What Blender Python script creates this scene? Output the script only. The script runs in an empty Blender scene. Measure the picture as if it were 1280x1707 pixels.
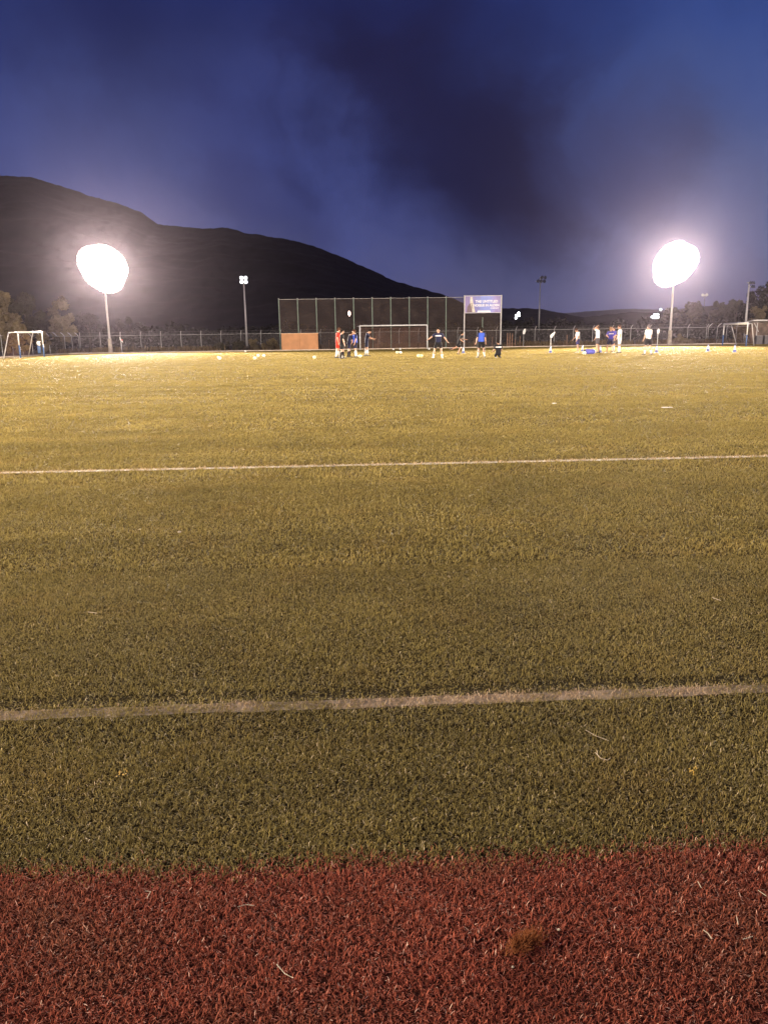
import bpy, bmesh, math, random
import numpy as np
from mathutils import Vector, Matrix, Euler

random.seed(7)
rng = np.random.default_rng(11)
R = math.radians
PI = math.pi
scene = bpy.context.scene
C = bpy.context.scene.collection

# ------------------------------------------------------------------ camera
CAM_H = 1.27
F_PX = 1282.0                       # focal length in pixels of the 1280x1707 photograph
PITCH, YAW, ROLL = R(12.81), R(2.6), 0.0144
cam_d = bpy.data.cameras.new('camera')
cam = bpy.data.objects.new('camera', cam_d)
C.objects.link(cam)
cam.location = (0, 0, CAM_H)
ROT = Matrix.Rotation(-YAW, 4, 'Z') @ Matrix.Rotation(PI / 2 - PITCH, 4, 'X') @ Matrix.Rotation(-ROLL, 4, 'Z')
cam.rotation_euler = ROT.to_euler()
cam_d.sensor_fit = 'VERTICAL'
cam_d.sensor_height = 24.0
cam_d.lens = 24.0 * F_PX / 1707.0
cam_d.clip_start = 0.05
cam_d.clip_end = 6000
scene.camera = cam

def ray(px, py):
    return (ROT.to_3x3() @ Vector((px - 640.0, 853.5 - py, -F_PX))).normalized()
def G(px, py, z=0.0):               # where the line of sight meets the ground
    d = ray(px, py)
    t = (z - CAM_H) / d.z
    return Vector((d.x * t, d.y * t, z))
def AY(px, py, Y):                  # where it meets the upright plane y = Y
    d = ray(px, py)
    t = Y / d.y
    return Vector((d.x * t, Y, CAM_H + d.z * t))
def AD(px, Y):                      # ground point at depth Y in the direction of column px
    p = AY(px, 575, Y)
    return Vector((p.x, Y, 0))

# ------------------------------------------------------------------ render settings
scene.view_settings.view_transform = 'Standard'
scene.view_settings.look = 'None'
scene.view_settings.exposure = 0.0
scene.view_settings.gamma = 1.0
cy = scene.cycles
cy.use_denoising = True
cy.max_bounces = 6
cy.diffuse_bounces = 2
cy.glossy_bounces = 2
cy.transmission_bounces = 3
cy.transparent_max_bounces = 24
cy.volume_bounces = 0
cy.sample_clamp_indirect = 4.0

# ------------------------------------------------------------------ node helpers
class NT:
    def __init__(s, tree):
        s.t = tree; s.n = tree.nodes; s.l = tree.links
    def new(s, typ, **kw):
        n = s.n.new(typ)
        for k, v in kw.items():
            setattr(n, k, v)
        return n
    def put(s, sock, v):
        if isinstance(v, bpy.types.NodeSocket):
            s.l.new(v, sock)
        elif v is not None:
            if isinstance(v, (tuple, list)) and len(v) == 3 and sock.type == 'RGBA':
                v = (*v, 1)
            sock.default_value = v
    def m(s, op, a, b=None, c=None, clamp=False):
        n = s.new('ShaderNodeMath', operation=op); n.use_clamp = clamp
        s.put(n.inputs[0], a); s.put(n.inputs[1], b)
        if c is not None: s.put(n.inputs[2], c)
        return n.outputs[0]
    def vm(s, op, a, b=None, out=0):
        n = s.new('ShaderNodeVectorMath', operation=op)
        s.put(n.inputs[0], a)
        if b is not None: s.put(n.inputs[1], b)
        return n.outputs[out]
    def noise(s, vec, scale, detail=3, rough=0.55, dist=0.0, out='Fac'):
        n = s.new('ShaderNodeTexNoise')
        s.put(n.inputs['Vector'], vec); n.inputs['Scale'].default_value = scale
        n.inputs['Detail'].default_value = detail; n.inputs['Roughness'].default_value = rough
        n.inputs['Distortion'].default_value = dist
        return n.outputs[out]
    def mix(s, f, a, b):
        n = s.new('ShaderNodeMix', data_type='RGBA')
        s.put(n.inputs['Factor'], f); s.put(n.inputs['A'], a); s.put(n.inputs['B'], b)
        return n.outputs['Result']
    def rng(s, v, a, b, c=0.0, d=1.0, smooth=True):
        n = s.new('ShaderNodeMapRange')
        if smooth: n.interpolation_type = 'SMOOTHSTEP'
        s.put(n.inputs[0], v)
        for i, x in zip((1, 2, 3, 4), (a, b, c, d)): n.inputs[i].default_value = x
        return n.outputs[0]
    def ramp(s, f, stops):
        n = s.new('ShaderNodeValToRGB')
        s.put(n.inputs[0], f)
        e = n.color_ramp.elements
        e[0].position = stops[0][0]; e[0].color = (*stops[0][1], 1)
        e[1].position = stops[-1][0]; e[1].color = (*stops[-1][1], 1)
        for p, c in stops[1:-1]:
            k = e.new(p); k.color = (*c, 1)
        return n.outputs[0]

def lin(r, g, b):
    return tuple(((c / 255) / 12.92 if c / 255 <= 0.04045 else ((c / 255 + 0.055) / 1.055) ** 2.4) for c in (r, g, b))

# ------------------------------------------------------------------ world: blue dusk sky with broken cloud
world = bpy.data.worlds.new('World')
scene.world = world
world.use_nodes = True
w = NT(world.node_tree)
w.n.clear()
tc = w.new('ShaderNodeTexCoord')
dirv = tc.outputs['Generated']
sep = w.new('ShaderNodeSeparateXYZ'); w.put(sep.inputs[0], dirv)
ay = w.m('MAXIMUM', w.m('ABSOLUTE', sep.outputs[1]), 0.25)
U = w.m('DIVIDE', sep.outputs[0], ay)
V = w.m('DIVIDE', sep.outputs[2], ay)
cmb = w.new('ShaderNodeCombineXYZ'); w.put(cmb.inputs[0], U); w.put(cmb.inputs[1], V)
P = cmb.outputs[0]
warp = w.vm('SCALE', w.vm('SUBTRACT', w.noise(P, 3.2, 5, 0.55, 0.3, 'Color'), (0.5, 0.5, 0.5)))
warp.node.inputs['Scale'].default_value = 0.30
PW = w.vm('ADD', P, warp)
sw = w.new('ShaderNodeSeparateXYZ'); w.put(sw.inputs[0], PW)
frag = w.noise(PW, 7.5, 7, 0.62, 0.2)
def uv(px, py):
    d = ray(px, py); return (d.x / d.y, d.z / d.y)
def capsule(a, b, r0, r1):          # soft cloud bank between two directions of the sky
    ax, ay_ = uv(*a); bx, by = uv(*b)
    ba = (bx - ax, by - ay_, 0)
    pa = w.vm('SUBTRACT', PW, (ax, ay_, 0))
    # zero the third component
    pa = w.vm('MULTIPLY', pa, (1, 1, 0))
    h = w.m('DIVIDE', w.vm('DOT_PRODUCT', pa, ba, out=1), ba[0] ** 2 + ba[1] ** 2, clamp=True)
    sc = w.vm('SCALE', ba); w.put(sc.node.inputs['Scale'], h)
    d = w.vm('LENGTH', w.vm('SUBTRACT', pa, sc), out=1)
    d = w.m('ADD', d, w.m('MULTIPLY', w.m('SUBTRACT', frag, 0.5), 0.13))
    return w.rng(d, r0, r1, 1.0, 0.0)
elev = w.rng(sw.outputs[1], -0.02, 0.5, smooth=False)
base = w.ramp(elev, [(0.0, lin(94, 88, 122)), (0.16, lin(86, 88, 130)), (0.42, lin(62, 74, 128)), (0.75, lin(41, 53, 110)), (1.0, lin(32, 42, 96))])
right = w.rng(U, 0.10, 0.55)
base = w.mix(w.m('MULTIPLY', right, 0.75), base, w.ramp(elev, [(0.0, lin(98, 94, 126)), (0.3, lin(88, 104, 148)), (0.7, lin(54, 78, 142)), (1.0, lin(40, 58, 124))]))
fine = w.noise(PW, 5.0, 6, 0.6, 0.5)
soft = w.noise(P, 1.9, 4, 0.5, 0.6)
dark1 = capsule((620, 130), (830, 285), 0.0, 0.175)
dark1c = capsule((840, 320), (870, 370), 0.0, 0.08)
dark1b = capsule((880, 270), (1080, 290), 0.0, 0.125)
dark2 = capsule((120, 10), (400, 110), 0.0, 0.17)
dark3 = capsule((560, -80), (760, 110), 0.02, 0.22)
dark4 = capsule((380, 330), (470, 350), 0.0, 0.08)
lightc = capsule((420, 190), (640, 300), 0.0, 0.15)
base = w.mix(w.m('MULTIPLY', lightc, 0.5), base, lin(74, 84, 152))
lightd = capsule((930, 360), (1240, 370), 0.0, 0.15)
base = w.mix(w.m('MULTIPLY', lightd, 0.4), base, lin(88, 96, 148))
base = w.mix(w.m('MULTIPLY', dark2, 0.55), base, lin(28, 32, 76))
base = w.mix(w.m('MULTIPLY', dark3, 0.55), base, lin(28, 32, 78))
base = w.mix(w.m('MULTIPLY', dark4, 0.35), base, lin(42, 42, 88))
base = w.mix(w.m('MULTIPLY', dark1b, 0.50), base, lin(40, 40, 82))
base = w.mix(w.m('MULTIPLY', w.m('MAXIMUM', dark1, w.m('MULTIPLY', dark1c, 0.5)), 0.84), base, lin(28, 26, 58))
mot = w.rng(soft, 0.3, 0.72, 0.86, 1.12)
mot2 = w.rng(fine, 0.3, 0.7, 0.93, 1.07)
sc_ = w.vm('SCALE', base); w.put(sc_.node.inputs['Scale'], w.m('MULTIPLY', mot, mot2))
bg = w.new('ShaderNodeBackground'); w.put(bg.inputs[0], sc_); bg.inputs[1].default_value = 1.0
wo = w.new('ShaderNodeOutputWorld'); w.l.new(bg.outputs[0], wo.inputs[0])

# ------------------------------------------------------------------ materials
MATS = {}
def mat(name, col, rough=0.6, metal=0.0, var=0.15, vscale=6.0, bump=0.0, bscale=40.0, spec=0.5):
    if name in MATS: return MATS[name]
    m_ = bpy.data.materials.new(name); m_.use_nodes = True
    t = NT(m_.node_tree); b = t.n['Principled BSDF']
    g = t.new('ShaderNodeNewGeometry').outputs['Position']
    f = t.noise(g, vscale, 4)
    c0 = tuple(c * (1 - var) for c in col); c1 = tuple(min(1, c * (1 + var)) for c in col)
    t.put(b.inputs['Base Color'], t.mix(t.rng(f, 0.3, 0.7), c0, c1))
    b.inputs['Roughness'].default_value = rough; b.inputs['Metallic'].default_value = metal
    b.inputs['Specular IOR Level'].default_value = spec
    if bump:
        bn = t.new('ShaderNodeBump'); bn.inputs['Strength'].default_value = bump; bn.inputs['Distance'].default_value = 0.02
        t.put(bn.inputs['Height'], t.noise(g, bscale, 3)); t.put(b.inputs['Normal'], bn.outputs[0])
    MATS[name] = m_
    return m_
def emat(name, col, strength):
    m_ = bpy.data.materials.new(name); m_.use_nodes = True
    b = m_.node_tree.nodes['Principled BSDF']
    b.inputs['Base Color'].default_value = (0.8, 0.8, 0.8, 1)
    b.inputs['Emission Color'].default_value = (*col, 1); b.inputs['Emission Strength'].default_value = strength
    return m_
def netmat(name, col, alpha, scale=60.0):
    m_ = bpy.data.materials.new(name); m_.use_nodes = True
    t = NT(m_.node_tree); t.n.clear()
    g = t.new('ShaderNodeNewGeometry').outputs['Position']
    d = t.new('ShaderNodeBsdfDiffuse'); t.put(d.inputs[0], t.mix(t.noise(g, 1.3, 4), tuple(c * 0.6 for c in col), col))
    tr = t.new('ShaderNodeBsdfTransparent'); mx = t.new('ShaderNodeMixShader')
    t.put(mx.inputs[0], t.rng(t.noise(g, 0.9, 4), 0.3, 0.7, alpha * 0.75, min(1, alpha * 1.25)))
    t.l.new(tr.outputs[0], mx.inputs[1]); t.l.new(d.outputs[0], mx.inputs[2])
    o = t.new('ShaderNodeOutputMaterial'); t.l.new(mx.outputs[0], o.inputs[0])
    return m_

# ------------------------------------------------------------------ object helpers
def tag(o, label=None, cat=None, group=None, kind=None):
    if label: o['label'] = label
    if cat: o['category'] = cat
    if group: o['group'] = group
    if kind: o['kind'] = kind
    return o
def empty(name, loc, label, cat, group=None, rz=0.0):
    o = bpy.data.objects.new(name, None); C.objects.link(o)
    o.location = loc; o.rotation_euler = (0, 0, rz); o.empty_display_size = 0.2
    return tag(o, label, cat, group)

class MB:
    def __init__(s): s.bm = bmesh.new()
    def box(s, c, d, rot=None, bev=0.0):
        mt = Matrix.Translation(c) @ (rot.to_4x4() if rot else Matrix.Identity(4)) @ Matrix.Diagonal((*d, 1))
        r = bmesh.ops.create_cube(s.bm, size=1.0, matrix=mt)
        if bev:
            es = list({e for v in r['verts'] for e in v.link_edges})
            bmesh.ops.bevel(s.bm, geom=es, offset=bev, segments=2, profile=0.7, affect='EDGES')
        return s
    def tube(s, a, b, r0, r1=None, n=10):
        a, b = Vector(a), Vector(b); r1 = r0 if r1 is None else r1
        d = b - a
        if d.length < 1e-6: return s
        mt = Matrix.Translation((a + b) / 2) @ d.to_track_quat('Z', 'Y').to_matrix().to_4x4()
        bmesh.ops.create_cone(s.bm, cap_ends=True, segments=n, radius1=r0, radius2=r1, depth=d.length, matrix=mt)
        return s
    def path(s, pts, r, n=8):
        for a, b in zip(pts, pts[1:]): s.tube(a, b, r, n=n)
        for p in pts[1:-1]: s.ball(p, r, 8, 6)
        return s
    def ball(s, c, r, u=14, v=9, sc=(1, 1, 1), rot=None):
        mt = Matrix.Translation(c) @ (rot.to_4x4() if rot else Matrix.Identity(4)) @ Matrix.Diagonal((*[r * k for k in sc], 1))
        bmesh.ops.create_uvsphere(s.bm, u_segments=u, v_segments=v, radius=1.0, matrix=mt)
        return s
    def caps(s, a, b, r0, r1, n=12):
        s.tube(a, b, r0, r1, n); s.ball(a, r0, n, 8); s.ball(b, r1, n, 8); return s
    def quad(s, pts):
        s.bm.faces.new([s.bm.verts.new(p) for p in pts]); return s
    def loft(s, rings, n=20, cap=True):      # rings: (centre, axis_a, axis_b) with axes as vectors (already scaled)
        loops = []
        for c, a, b in rings:
            loops.append([s.bm.verts.new(Vector(c) + Vector(a) * math.cos(2 * PI * i / n) + Vector(b) * math.sin(2 * PI * i / n)) for i in range(n)])
        for l0, l1 in zip(loops, loops[1:]):
            for i in range(n): s.bm.faces.new((l0[i], l0[(i + 1) % n], l1[(i + 1) % n], l1[i]))
        if cap:
            s.bm.faces.new(list(reversed(loops[0]))); s.bm.faces.new(loops[-1])
        return s
    def build(s, name, m, parent=None, smooth=False):
        me = bpy.data.meshes.new(name)
        bmesh.ops.recalc_face_normals(s.bm, faces=s.bm.faces)
        s.bm.to_mesh(me); s.bm.free()
        if smooth:
            me.polygons.foreach_set('use_smooth', [True] * len(me.polygons))
        me.materials.append(m)
        o = bpy.data.objects.new(name, me); C.objects.link(o)
        if parent: o.parent = parent
        return o
def npmesh(name, verts, quads, m, parent=None, attr=None, smooth=False):
    me = bpy.data.meshes.new(name)
    verts = np.asarray(verts, dtype=np.float32); quads = np.asarray(quads, dtype=np.int32)
    me.vertices.add(len(verts)); me.vertices.foreach_set('co', verts.ravel())
    me.loops.add(quads.size); me.loops.foreach_set('vertex_index', quads.ravel())
    me.polygons.add(len(quads)); me.polygons.foreach_set('loop_start', np.arange(0, quads.size, 4, dtype=np.int32))
    if smooth: me.polygons.foreach_set('use_smooth', np.ones(len(quads), dtype=bool))
    if attr is not None:
        a = me.attributes.new('tone', 'FLOAT', 'POINT'); a.data.foreach_set('value', np.asarray(attr, dtype=np.float32))
    me.update(calc_edges=True)
    me.materials.append(m)
    o = bpy.data.objects.new(name, me); C.objects.link(o)
    if parent: o.parent = parent
    return o
def dup(root, loc, rz=0.0, label=None, group=None):
    r = root.copy(); C.objects.link(r); r.location = loc; r.rotation_euler = (0, 0, rz)
    if label: r['label'] = label
    if group: r['group'] = group
    for ch in list(root.children):
        c = ch.copy(); C.objects.link(c); c.parent = r
        for g in list(ch.children):
            d = g.copy(); C.objects.link(d); d.parent = c
    return r
def vnoise(x, y, seed=0):           # smooth value noise on arrays
    x = np.asarray(x, dtype=np.float64); y = np.asarray(y, dtype=np.float64)
    xi = np.floor(x).astype(np.int64); yi = np.floor(y).astype(np.int64)
    fx = x - xi; fy = y - yi
    fx = fx * fx * (3 - 2 * fx); fy = fy * fy * (3 - 2 * fy)
    def h(a, b):
        n = (a * 374761393 + b * 668265263 + seed * 1442695041) & 0x7fffffff
        n = ((n ^ (n >> 13)) * 1274126177) & 0x7fffffff
        return ((n ^ (n >> 16)) & 0xffff) / 65535.0
    return (h(xi, yi) * (1 - fx) + h(xi + 1, yi) * fx) * (1 - fy) + (h(xi, yi + 1) * (1 - fx) + h(xi + 1, yi + 1) * fx) * fy
def fbm(x, y, seed=0, o=4):
    s = 0; a = 0.5
    for k in range(o):
        s = s + a * vnoise(x * 2 ** k, y * 2 ** k, seed + k); a *= 0.5
    return s / (1 - 0.5 ** o)

# ------------------------------------------------------------------ layout
LINE1 = G(640, 1171).y              # near touchline
LINE2 = G(640, 775).y
RED_Y = G(640, 1437).y
PX0, PX1, PY1 = -29.0, 47.0, 84.0   # pitch limits

# ------------------------------------------------------------------ ground sheets
GREEN = (0.40, 0.275, 0.075)
m_ground = mat('dry_earth', (0.115, 0.075, 0.045), 0.95, var=0.4, vscale=0.6, bump=0.5, bscale=6)
def turf_material(name, far_col, near_col, fade0, fade1):
    m_ = bpy.data.materials.new(name); m_.use_nodes = True
    t = NT(m_.node_tree); b = t.n['Principled BSDF']
    g = t.new('ShaderNodeNewGeometry').outputs['Position']
    n1 = t.noise(g, 0.22, 4, 0.6); n2 = t.noise(g, 2.2, 5, 0.65); n3 = t.noise(g, 22.0, 5, 0.7); n4 = t.noise(g, 70.0, 3, 0.7)
    s = t.new('ShaderNodeSeparateXYZ'); t.put(s.inputs[0], g)
    k = t.m('MULTIPLY', t.rng(n1, 0.3, 0.7, 0.84, 1.12), t.rng(n2, 0.3, 0.7, 0.84, 1.12))
    k = t.m('MULTIPLY', k, t.rng(n3, 0.3, 0.7, 0.72, 1.25))
    k = t.m('MULTIPLY', k, t.rng(n4, 0.3, 0.7, 0.75, 1.2))
    warm = t.mix(t.rng(t.noise(g, 0.09, 3), 0.35, 0.65), far_col, tuple(c * q for c, q in zip(far_col, (0.92, 1.0, 1.35))))
    sc = t.vm('SCALE', warm); t.put(sc.node.inputs['Scale'], k)
    f = t.rng(t.m('ADD', s.outputs[1], t.m('MULTIPLY', n2, 2.0)), fade0, fade1)
    t.put(b.inputs['Base Color'], t.mix(f, near_col, sc))
    b.inputs['Roughness'].default_value = 0.9
    b.inputs['Specular IOR Level'].default_value = 0.05
    bn = t.new('ShaderNodeBump'); bn.inputs['Strength'].default_value = 0.8; bn.inputs['Distance'].default_value = 0.03
    hh = t.m('ADD', t.m('MULTIPLY', n3, 0.7), t.m('MULTIPLY', n4, 0.3))
    t.put(bn.inputs['Height'], hh)
    bn2 = t.new('ShaderNodeBump'); bn2.inputs['Strength'].default_value = 0.5; bn2.inputs['Distance'].default_value = 0.10
    t.put(bn2.inputs['Height'], n2); t.l.new(bn.outputs[0], bn2.inputs['Normal'])
    t.put(b.inputs['Normal'], bn2.outputs[0])
    return m_
m_turf = turf_material('pitch_turf', tuple(c * 0.5 for c in GREEN), (0.035, 0.026, 0.012), 2.5, 9.0)
m_red = turf_material('red_turf', (0.24, 0.06, 0.03), (0.075, 0.024, 0.014), 50, 60)

def sheet(name, x0, x1, y0, y1, z, m_, nx=1, ny=1):
    xs = np.linspace(x0, x1, nx + 1); ys = np.linspace(y0, y1, ny + 1)
    X, Y = np.meshgrid(xs, ys); v = np.stack([X.ravel(), Y.ravel(), np.full(X.size, z)], 1)
    q = []
    for j in range(ny):
        for i in range(nx):
            a = j * (nx + 1) + i; q.append((a, a + 1, a + nx + 2, a + nx + 1))
    return tag(npmesh(name, v, q, m_), kind='structure')
sheet('ground', -2500, 2500, -60, 3000, -0.03, m_ground)
sheet('pitch', PX0, PX1, RED_Y, PY1, 0.0, m_turf)
sheet('running_track', PX0, PX1, -8, RED_Y, 0.0, m_red)

m_line = mat('line_paint', (0.62, 0.56, 0.46), 0.8, var=0.25, vscale=9, bump=0.8, bscale=60)
def line_strip(x0, x1, yc, wd, n=260, jag=0.012):
    xs = np.linspace(x0, x1, n)
    w0 = yc - wd / 2 + (fbm(xs * 14, xs * 0 + yc, 3) - 0.5) * jag * 2
    w1 = yc + wd / 2 + (fbm(xs * 14, xs * 0 + yc + 9, 5) - 0.5) * jag * 2
    v = np.concatenate([np.stack([xs, w0, np.full(n, 0.004)], 1), np.stack([xs, w1, np.full(n, 0.004)], 1)])
    q = [(i, i + 1, n + i + 1, n + i) for i in range(n - 1)]
    return v, q
v, q = line_strip(PX0, PX1, LINE2, 0.105, 1400)
tag(npmesh('pitch_line', v, q, m_line), kind='structure')
v, q = line_strip(PX0, PX1, LINE1, 0.066, 1400, 0.018); v[:, 2] = 0.0012
m_line_under = mat('line_backing', (0.40, 0.32, 0.235), 1.0, var=0.35, vscale=14, spec=0.0)
tag(npmesh('pitch_line', v, q, m_line_under), kind='structure')
# faded cross markings farther out
m_faint = mat('faded_line', (0.50, 0.40, 0.20), 0.85, var=0.2, vscale=2)
for (xa, xb, ypx) in ((150, 480, 657), (690, 860, 651), (1090, 1200, 641)):
    a = G((xa + xb) / 2, ypx)
    v, q = line_strip(G(xa, ypx).x, G(xb, ypx).x, a.y, 0.10, 120, 0.05)
    tag(npmesh('pitch_line', v, q, m_faint), kind='structure')
# goal line on the far side
v, q = line_strip(PX0 + 1, PX1 - 1, 81.9, 0.12, 50); v[:, 2] = 0.0045
tag(npmesh('pitch_line', v, q, m_line), kind='structure')
# kerb round the far end and the left side
m_kerb = mat('kerb_concrete', (0.62, 0.50, 0.38), 0.85, var=0.2, vscale=1.5)
mb = MB(); mb.box((9, PY1 + 0.15, 0.04), (76.6, 0.3, 0.14), bev=0.02)
mb.box((PX0 - 0.15, 40, 0.04), (0.3, 87.7, 0.14), bev=0.02)
mb.box((PX1 + 0.15, 40, 0.04), (0.3, 87.7, 0.14), bev=0.02)
tag(mb.build('kerb', m_kerb), kind='structure')
m_path = mat('gravel_path', (0.36, 0.25, 0.17), 0.95, var=0.3, vscale=0.9, bump=0.4, bscale=9)
sheet('path', -33, 50, PY1 + 0.31, PY1 + 3.2, -0.005, m_path)
sheet('path', -33, PX0 - 0.31, -8, PY1 + 0.30, -0.0055, m_path)

# ------------------------------------------------------------------ turf blades (near field)
def blade_mat(name, a, b, hi, patch):
    m_ = bpy.data.materials.new(name); m_.use_nodes = True
    t = NT(m_.node_tree); t.n.clear()
    at = t.new('ShaderNodeAttribute', attribute_name='tone').outputs['Fac']
    g = t.new('ShaderNodeNewGeometry').outputs['Position']
    big = t.noise(g, 1.1, 4, 0.6)
    col = t.ramp(at, [(0.0, a), (0.75, b), (0.93, hi), (1.0, tuple(min(1, c * 1.25) for c in hi))])
    mid = t.noise(t.vm('MULTIPLY', g, (0.10, 0.9, 1)), 1.0, 5, 0.65)
    col = t.mix(t.rng(t.noise(g, 1.7, 4, 0.6, 0.4), 0.48, 0.72, 0.0, 0.42), col, patch)
    sc = t.vm('SCALE', col); t.put(sc.node.inputs['Scale'], t.m('MULTIPLY', t.rng(big, 0.3, 0.7, 0.88, 1.10), t.rng(mid, 0.3, 0.7, 0.86, 1.12)))
    p = t.new('ShaderNodeBsdfPrincipled'); t.put(p.inputs['Base Color'], sc)
    p.inputs['Roughness'].default_value = 0.6; p.inputs['Specular IOR Level'].default_value = 0.12
    tl = t.new('ShaderNodeBsdfTranslucent'); t.put(tl.inputs[0], sc)
    mx = t.new('ShaderNodeMixShader'); mx.inputs[0].default_value = 0.42
    t.l.new(p.outputs[0], mx.inputs[1]); t.l.new(tl.outputs[0], mx.inputs[2])
    o = t.new('ShaderNodeOutputMaterial'); t.l.new(mx.outputs[0], o.inputs[0])
    return m_
BM_GREEN = blade_mat('turf_blades', (0.165, 0.122, 0.032), (0.390, 0.304, 0.100), (0.72, 0.57, 0.36), (0.30, 0.20, 0.06))
BM_RED = blade_mat('red_blades', (0.25, 0.060, 0.032), (0.56, 0.160, 0.094), (0.85, 0.52, 0.38), (0.36, 0.20, 0.10))
BM_WHITE = blade_mat('white_blades', (0.36, 0.24, 0.13), (0.70, 0.52, 0.34), (0.90, 0.74, 0.54), (0.45, 0.33, 0.16))

def scatter(y0, y1, dens, margin=1.0, slope=0.56):
    A = (slope * (y0 + y1) + 2 * margin) * (y1 - y0)
    n = int(A * dens)
    y = rng.uniform(y0, y1, int(n * 1.6)); hw = slope * y + margin; x = rng.uniform(-1, 1, len(y)) * (slope * y1 + margin)
    k = (np.abs(x - 0.045 * y) < hw) & (x > PX0) & (x < PX1)
    return x[k][:n] , y[k][:n]
def make_blades(x, y, L, wd, seed, segs=4, contrast=1.0):
    n = len(x); r = np.random.default_rng(seed)
    comb = fbm(x * 1.3, y * 1.3, 31) * 4 * PI
    az = comb + r.normal(0, 2.2 * (0.3 + 0.7 * contrast), n)
    th0 = r.uniform(0.1, 1.15, n); kap = r.uniform(0.3, 2.6, n)
    L = L * r.uniform(0.6, 1.3, n) * (0.75 + 0.5 * fbm(x * 5, y * 5, 8))
    tw = r.normal(0, 1.5, n)
    wd = wd * r.uniform(0.7, 1.25, n)
    pos = np.stack([x, y, np.zeros(n)], 1); V = np.zeros((n, segs * 2, 3), dtype=np.float32)
    for s in range(segs):
        f = s / (segs - 1)
        a = az + tw * f
        side = np.stack([-np.sin(a), np.cos(a), 0.25 * np.sin(a * 3)], 1)
        ww = wd * (1.0 if f < 0.7 else 0.55) * 0.5
        V[:, s * 2] = pos - side * ww[:, None]; V[:, s * 2 + 1] = pos + side * ww[:, None]
        th = th0 + kap * f
        step = L / (segs - 1)
        pos = pos + np.stack([np.cos(a) * np.sin(th) * step, np.sin(a) * np.sin(th) * step, np.cos(th) * step], 1)
    V[:, :, 2] = np.maximum(V[:, :, 2], 0.001)
    base = np.arange(n)[:, None] * (segs * 2)
    q = np.concatenate([np.concatenate([base + 2 * s, base + 2 * s + 1, base + 2 * s + 3, base + 2 * s + 2], 1) for s in range(segs - 1)])
    tone = np.repeat(np.clip(r.beta(2.0, 2.6, n) * 0.85 + (r.random(n) > 0.93) * 0.4, 0, 1) * contrast + 0.36 * (1 - contrast), segs * 2)
    return V.reshape(-1, 3), q, tone
bands = [(0.80, 2.3, 64000, 0.0135, 0.0014, 4), (2.3, 4.2, 34000, 0.0155, 0.0019, 4), (4.2, 7.0, 9500, 0.022, 0.0040, 4), (7.0, 11.0, 3400, 0.028, 0.0068, 3),
         (11.0, 16.0, 1200, 0.032, 0.012, 3), (16.0, 25.0, 500, 0.036, 0.018, 3), (25.0, 42.0, 200, 0.040, 0.030, 3), (42.0, 83.8, 110, 0.042, 0.042, 3)]
acc = {'g': [], 'r': [], 'w': []}
for k, (y0, y1, dens, L, wd, sg) in enumerate(bands):
    x, y = scatter(y0, y1, dens)
    jit = rng.normal(0, 0.030, len(x)) + (fbm(x * 3, y * 3, 77) - 0.5) * 0.10
    red = y + jit * 0.9 < RED_Y
    wear = fbm(x * 5, y * 2, 55)
    white = (~red) & ((np.abs(y - LINE1 + (fbm(x * 2.2, x * 0, 91) - 0.5) * 0.03) < 0.040 + rng.normal(0, 0.008, len(x))) & (rng.random(len(x)) < 0.46 + 1.9 * (wear - 0.47))
             | ((np.abs(y - LINE2) < 0.055) & (rng.random(len(x)) < 0.9)))
    trough = (np.abs(y - LINE1 - 0.085 + (fbm(x * 2.2, x * 0, 91) - 0.5) * 0.03) < 0.035) & (rng.random(len(x)) < 0.55)
    grn = (~red) & (~white) & (~trough)
    for key, msk in (('g', grn), ('r', red), ('w', white)):
        if msk.any():
            acc[key].append(make_blades(x[msk], y[msk], L * (0.85 if key == 'w' else 1), wd, k * 7 + len(key) + ord(key), sg, max(0.15, 1 - k * 0.17)))
for key, nm, mm, sd in (('g', 'artificial_grass', BM_GREEN, 1), ('r', 'red_grass', BM_RED, 2), ('w', 'white_line_grass', BM_WHITE, 3)):
    off = 0; vs, qs, ts = [], [], []
    for v_, q_, t_ in acc[key]:
        vs.append(v_); qs.append(q_ + off); ts.append(t_); off += len(v_)
    v, q, tn = np.concatenate(vs), np.concatenate(qs), np.concatenate(ts); del vs, qs, ts; acc[key] = None
    o = npmesh(nm, v, q, mm, attr=tn)
    tag(o, {'g': 'short olive artificial grass blades in the foreground', 'r': 'dark red artificial grass blades along the edge', 'w': 'whitish painted grass blades along the touchline'}[key], 'grass', kind='stuff')

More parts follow.
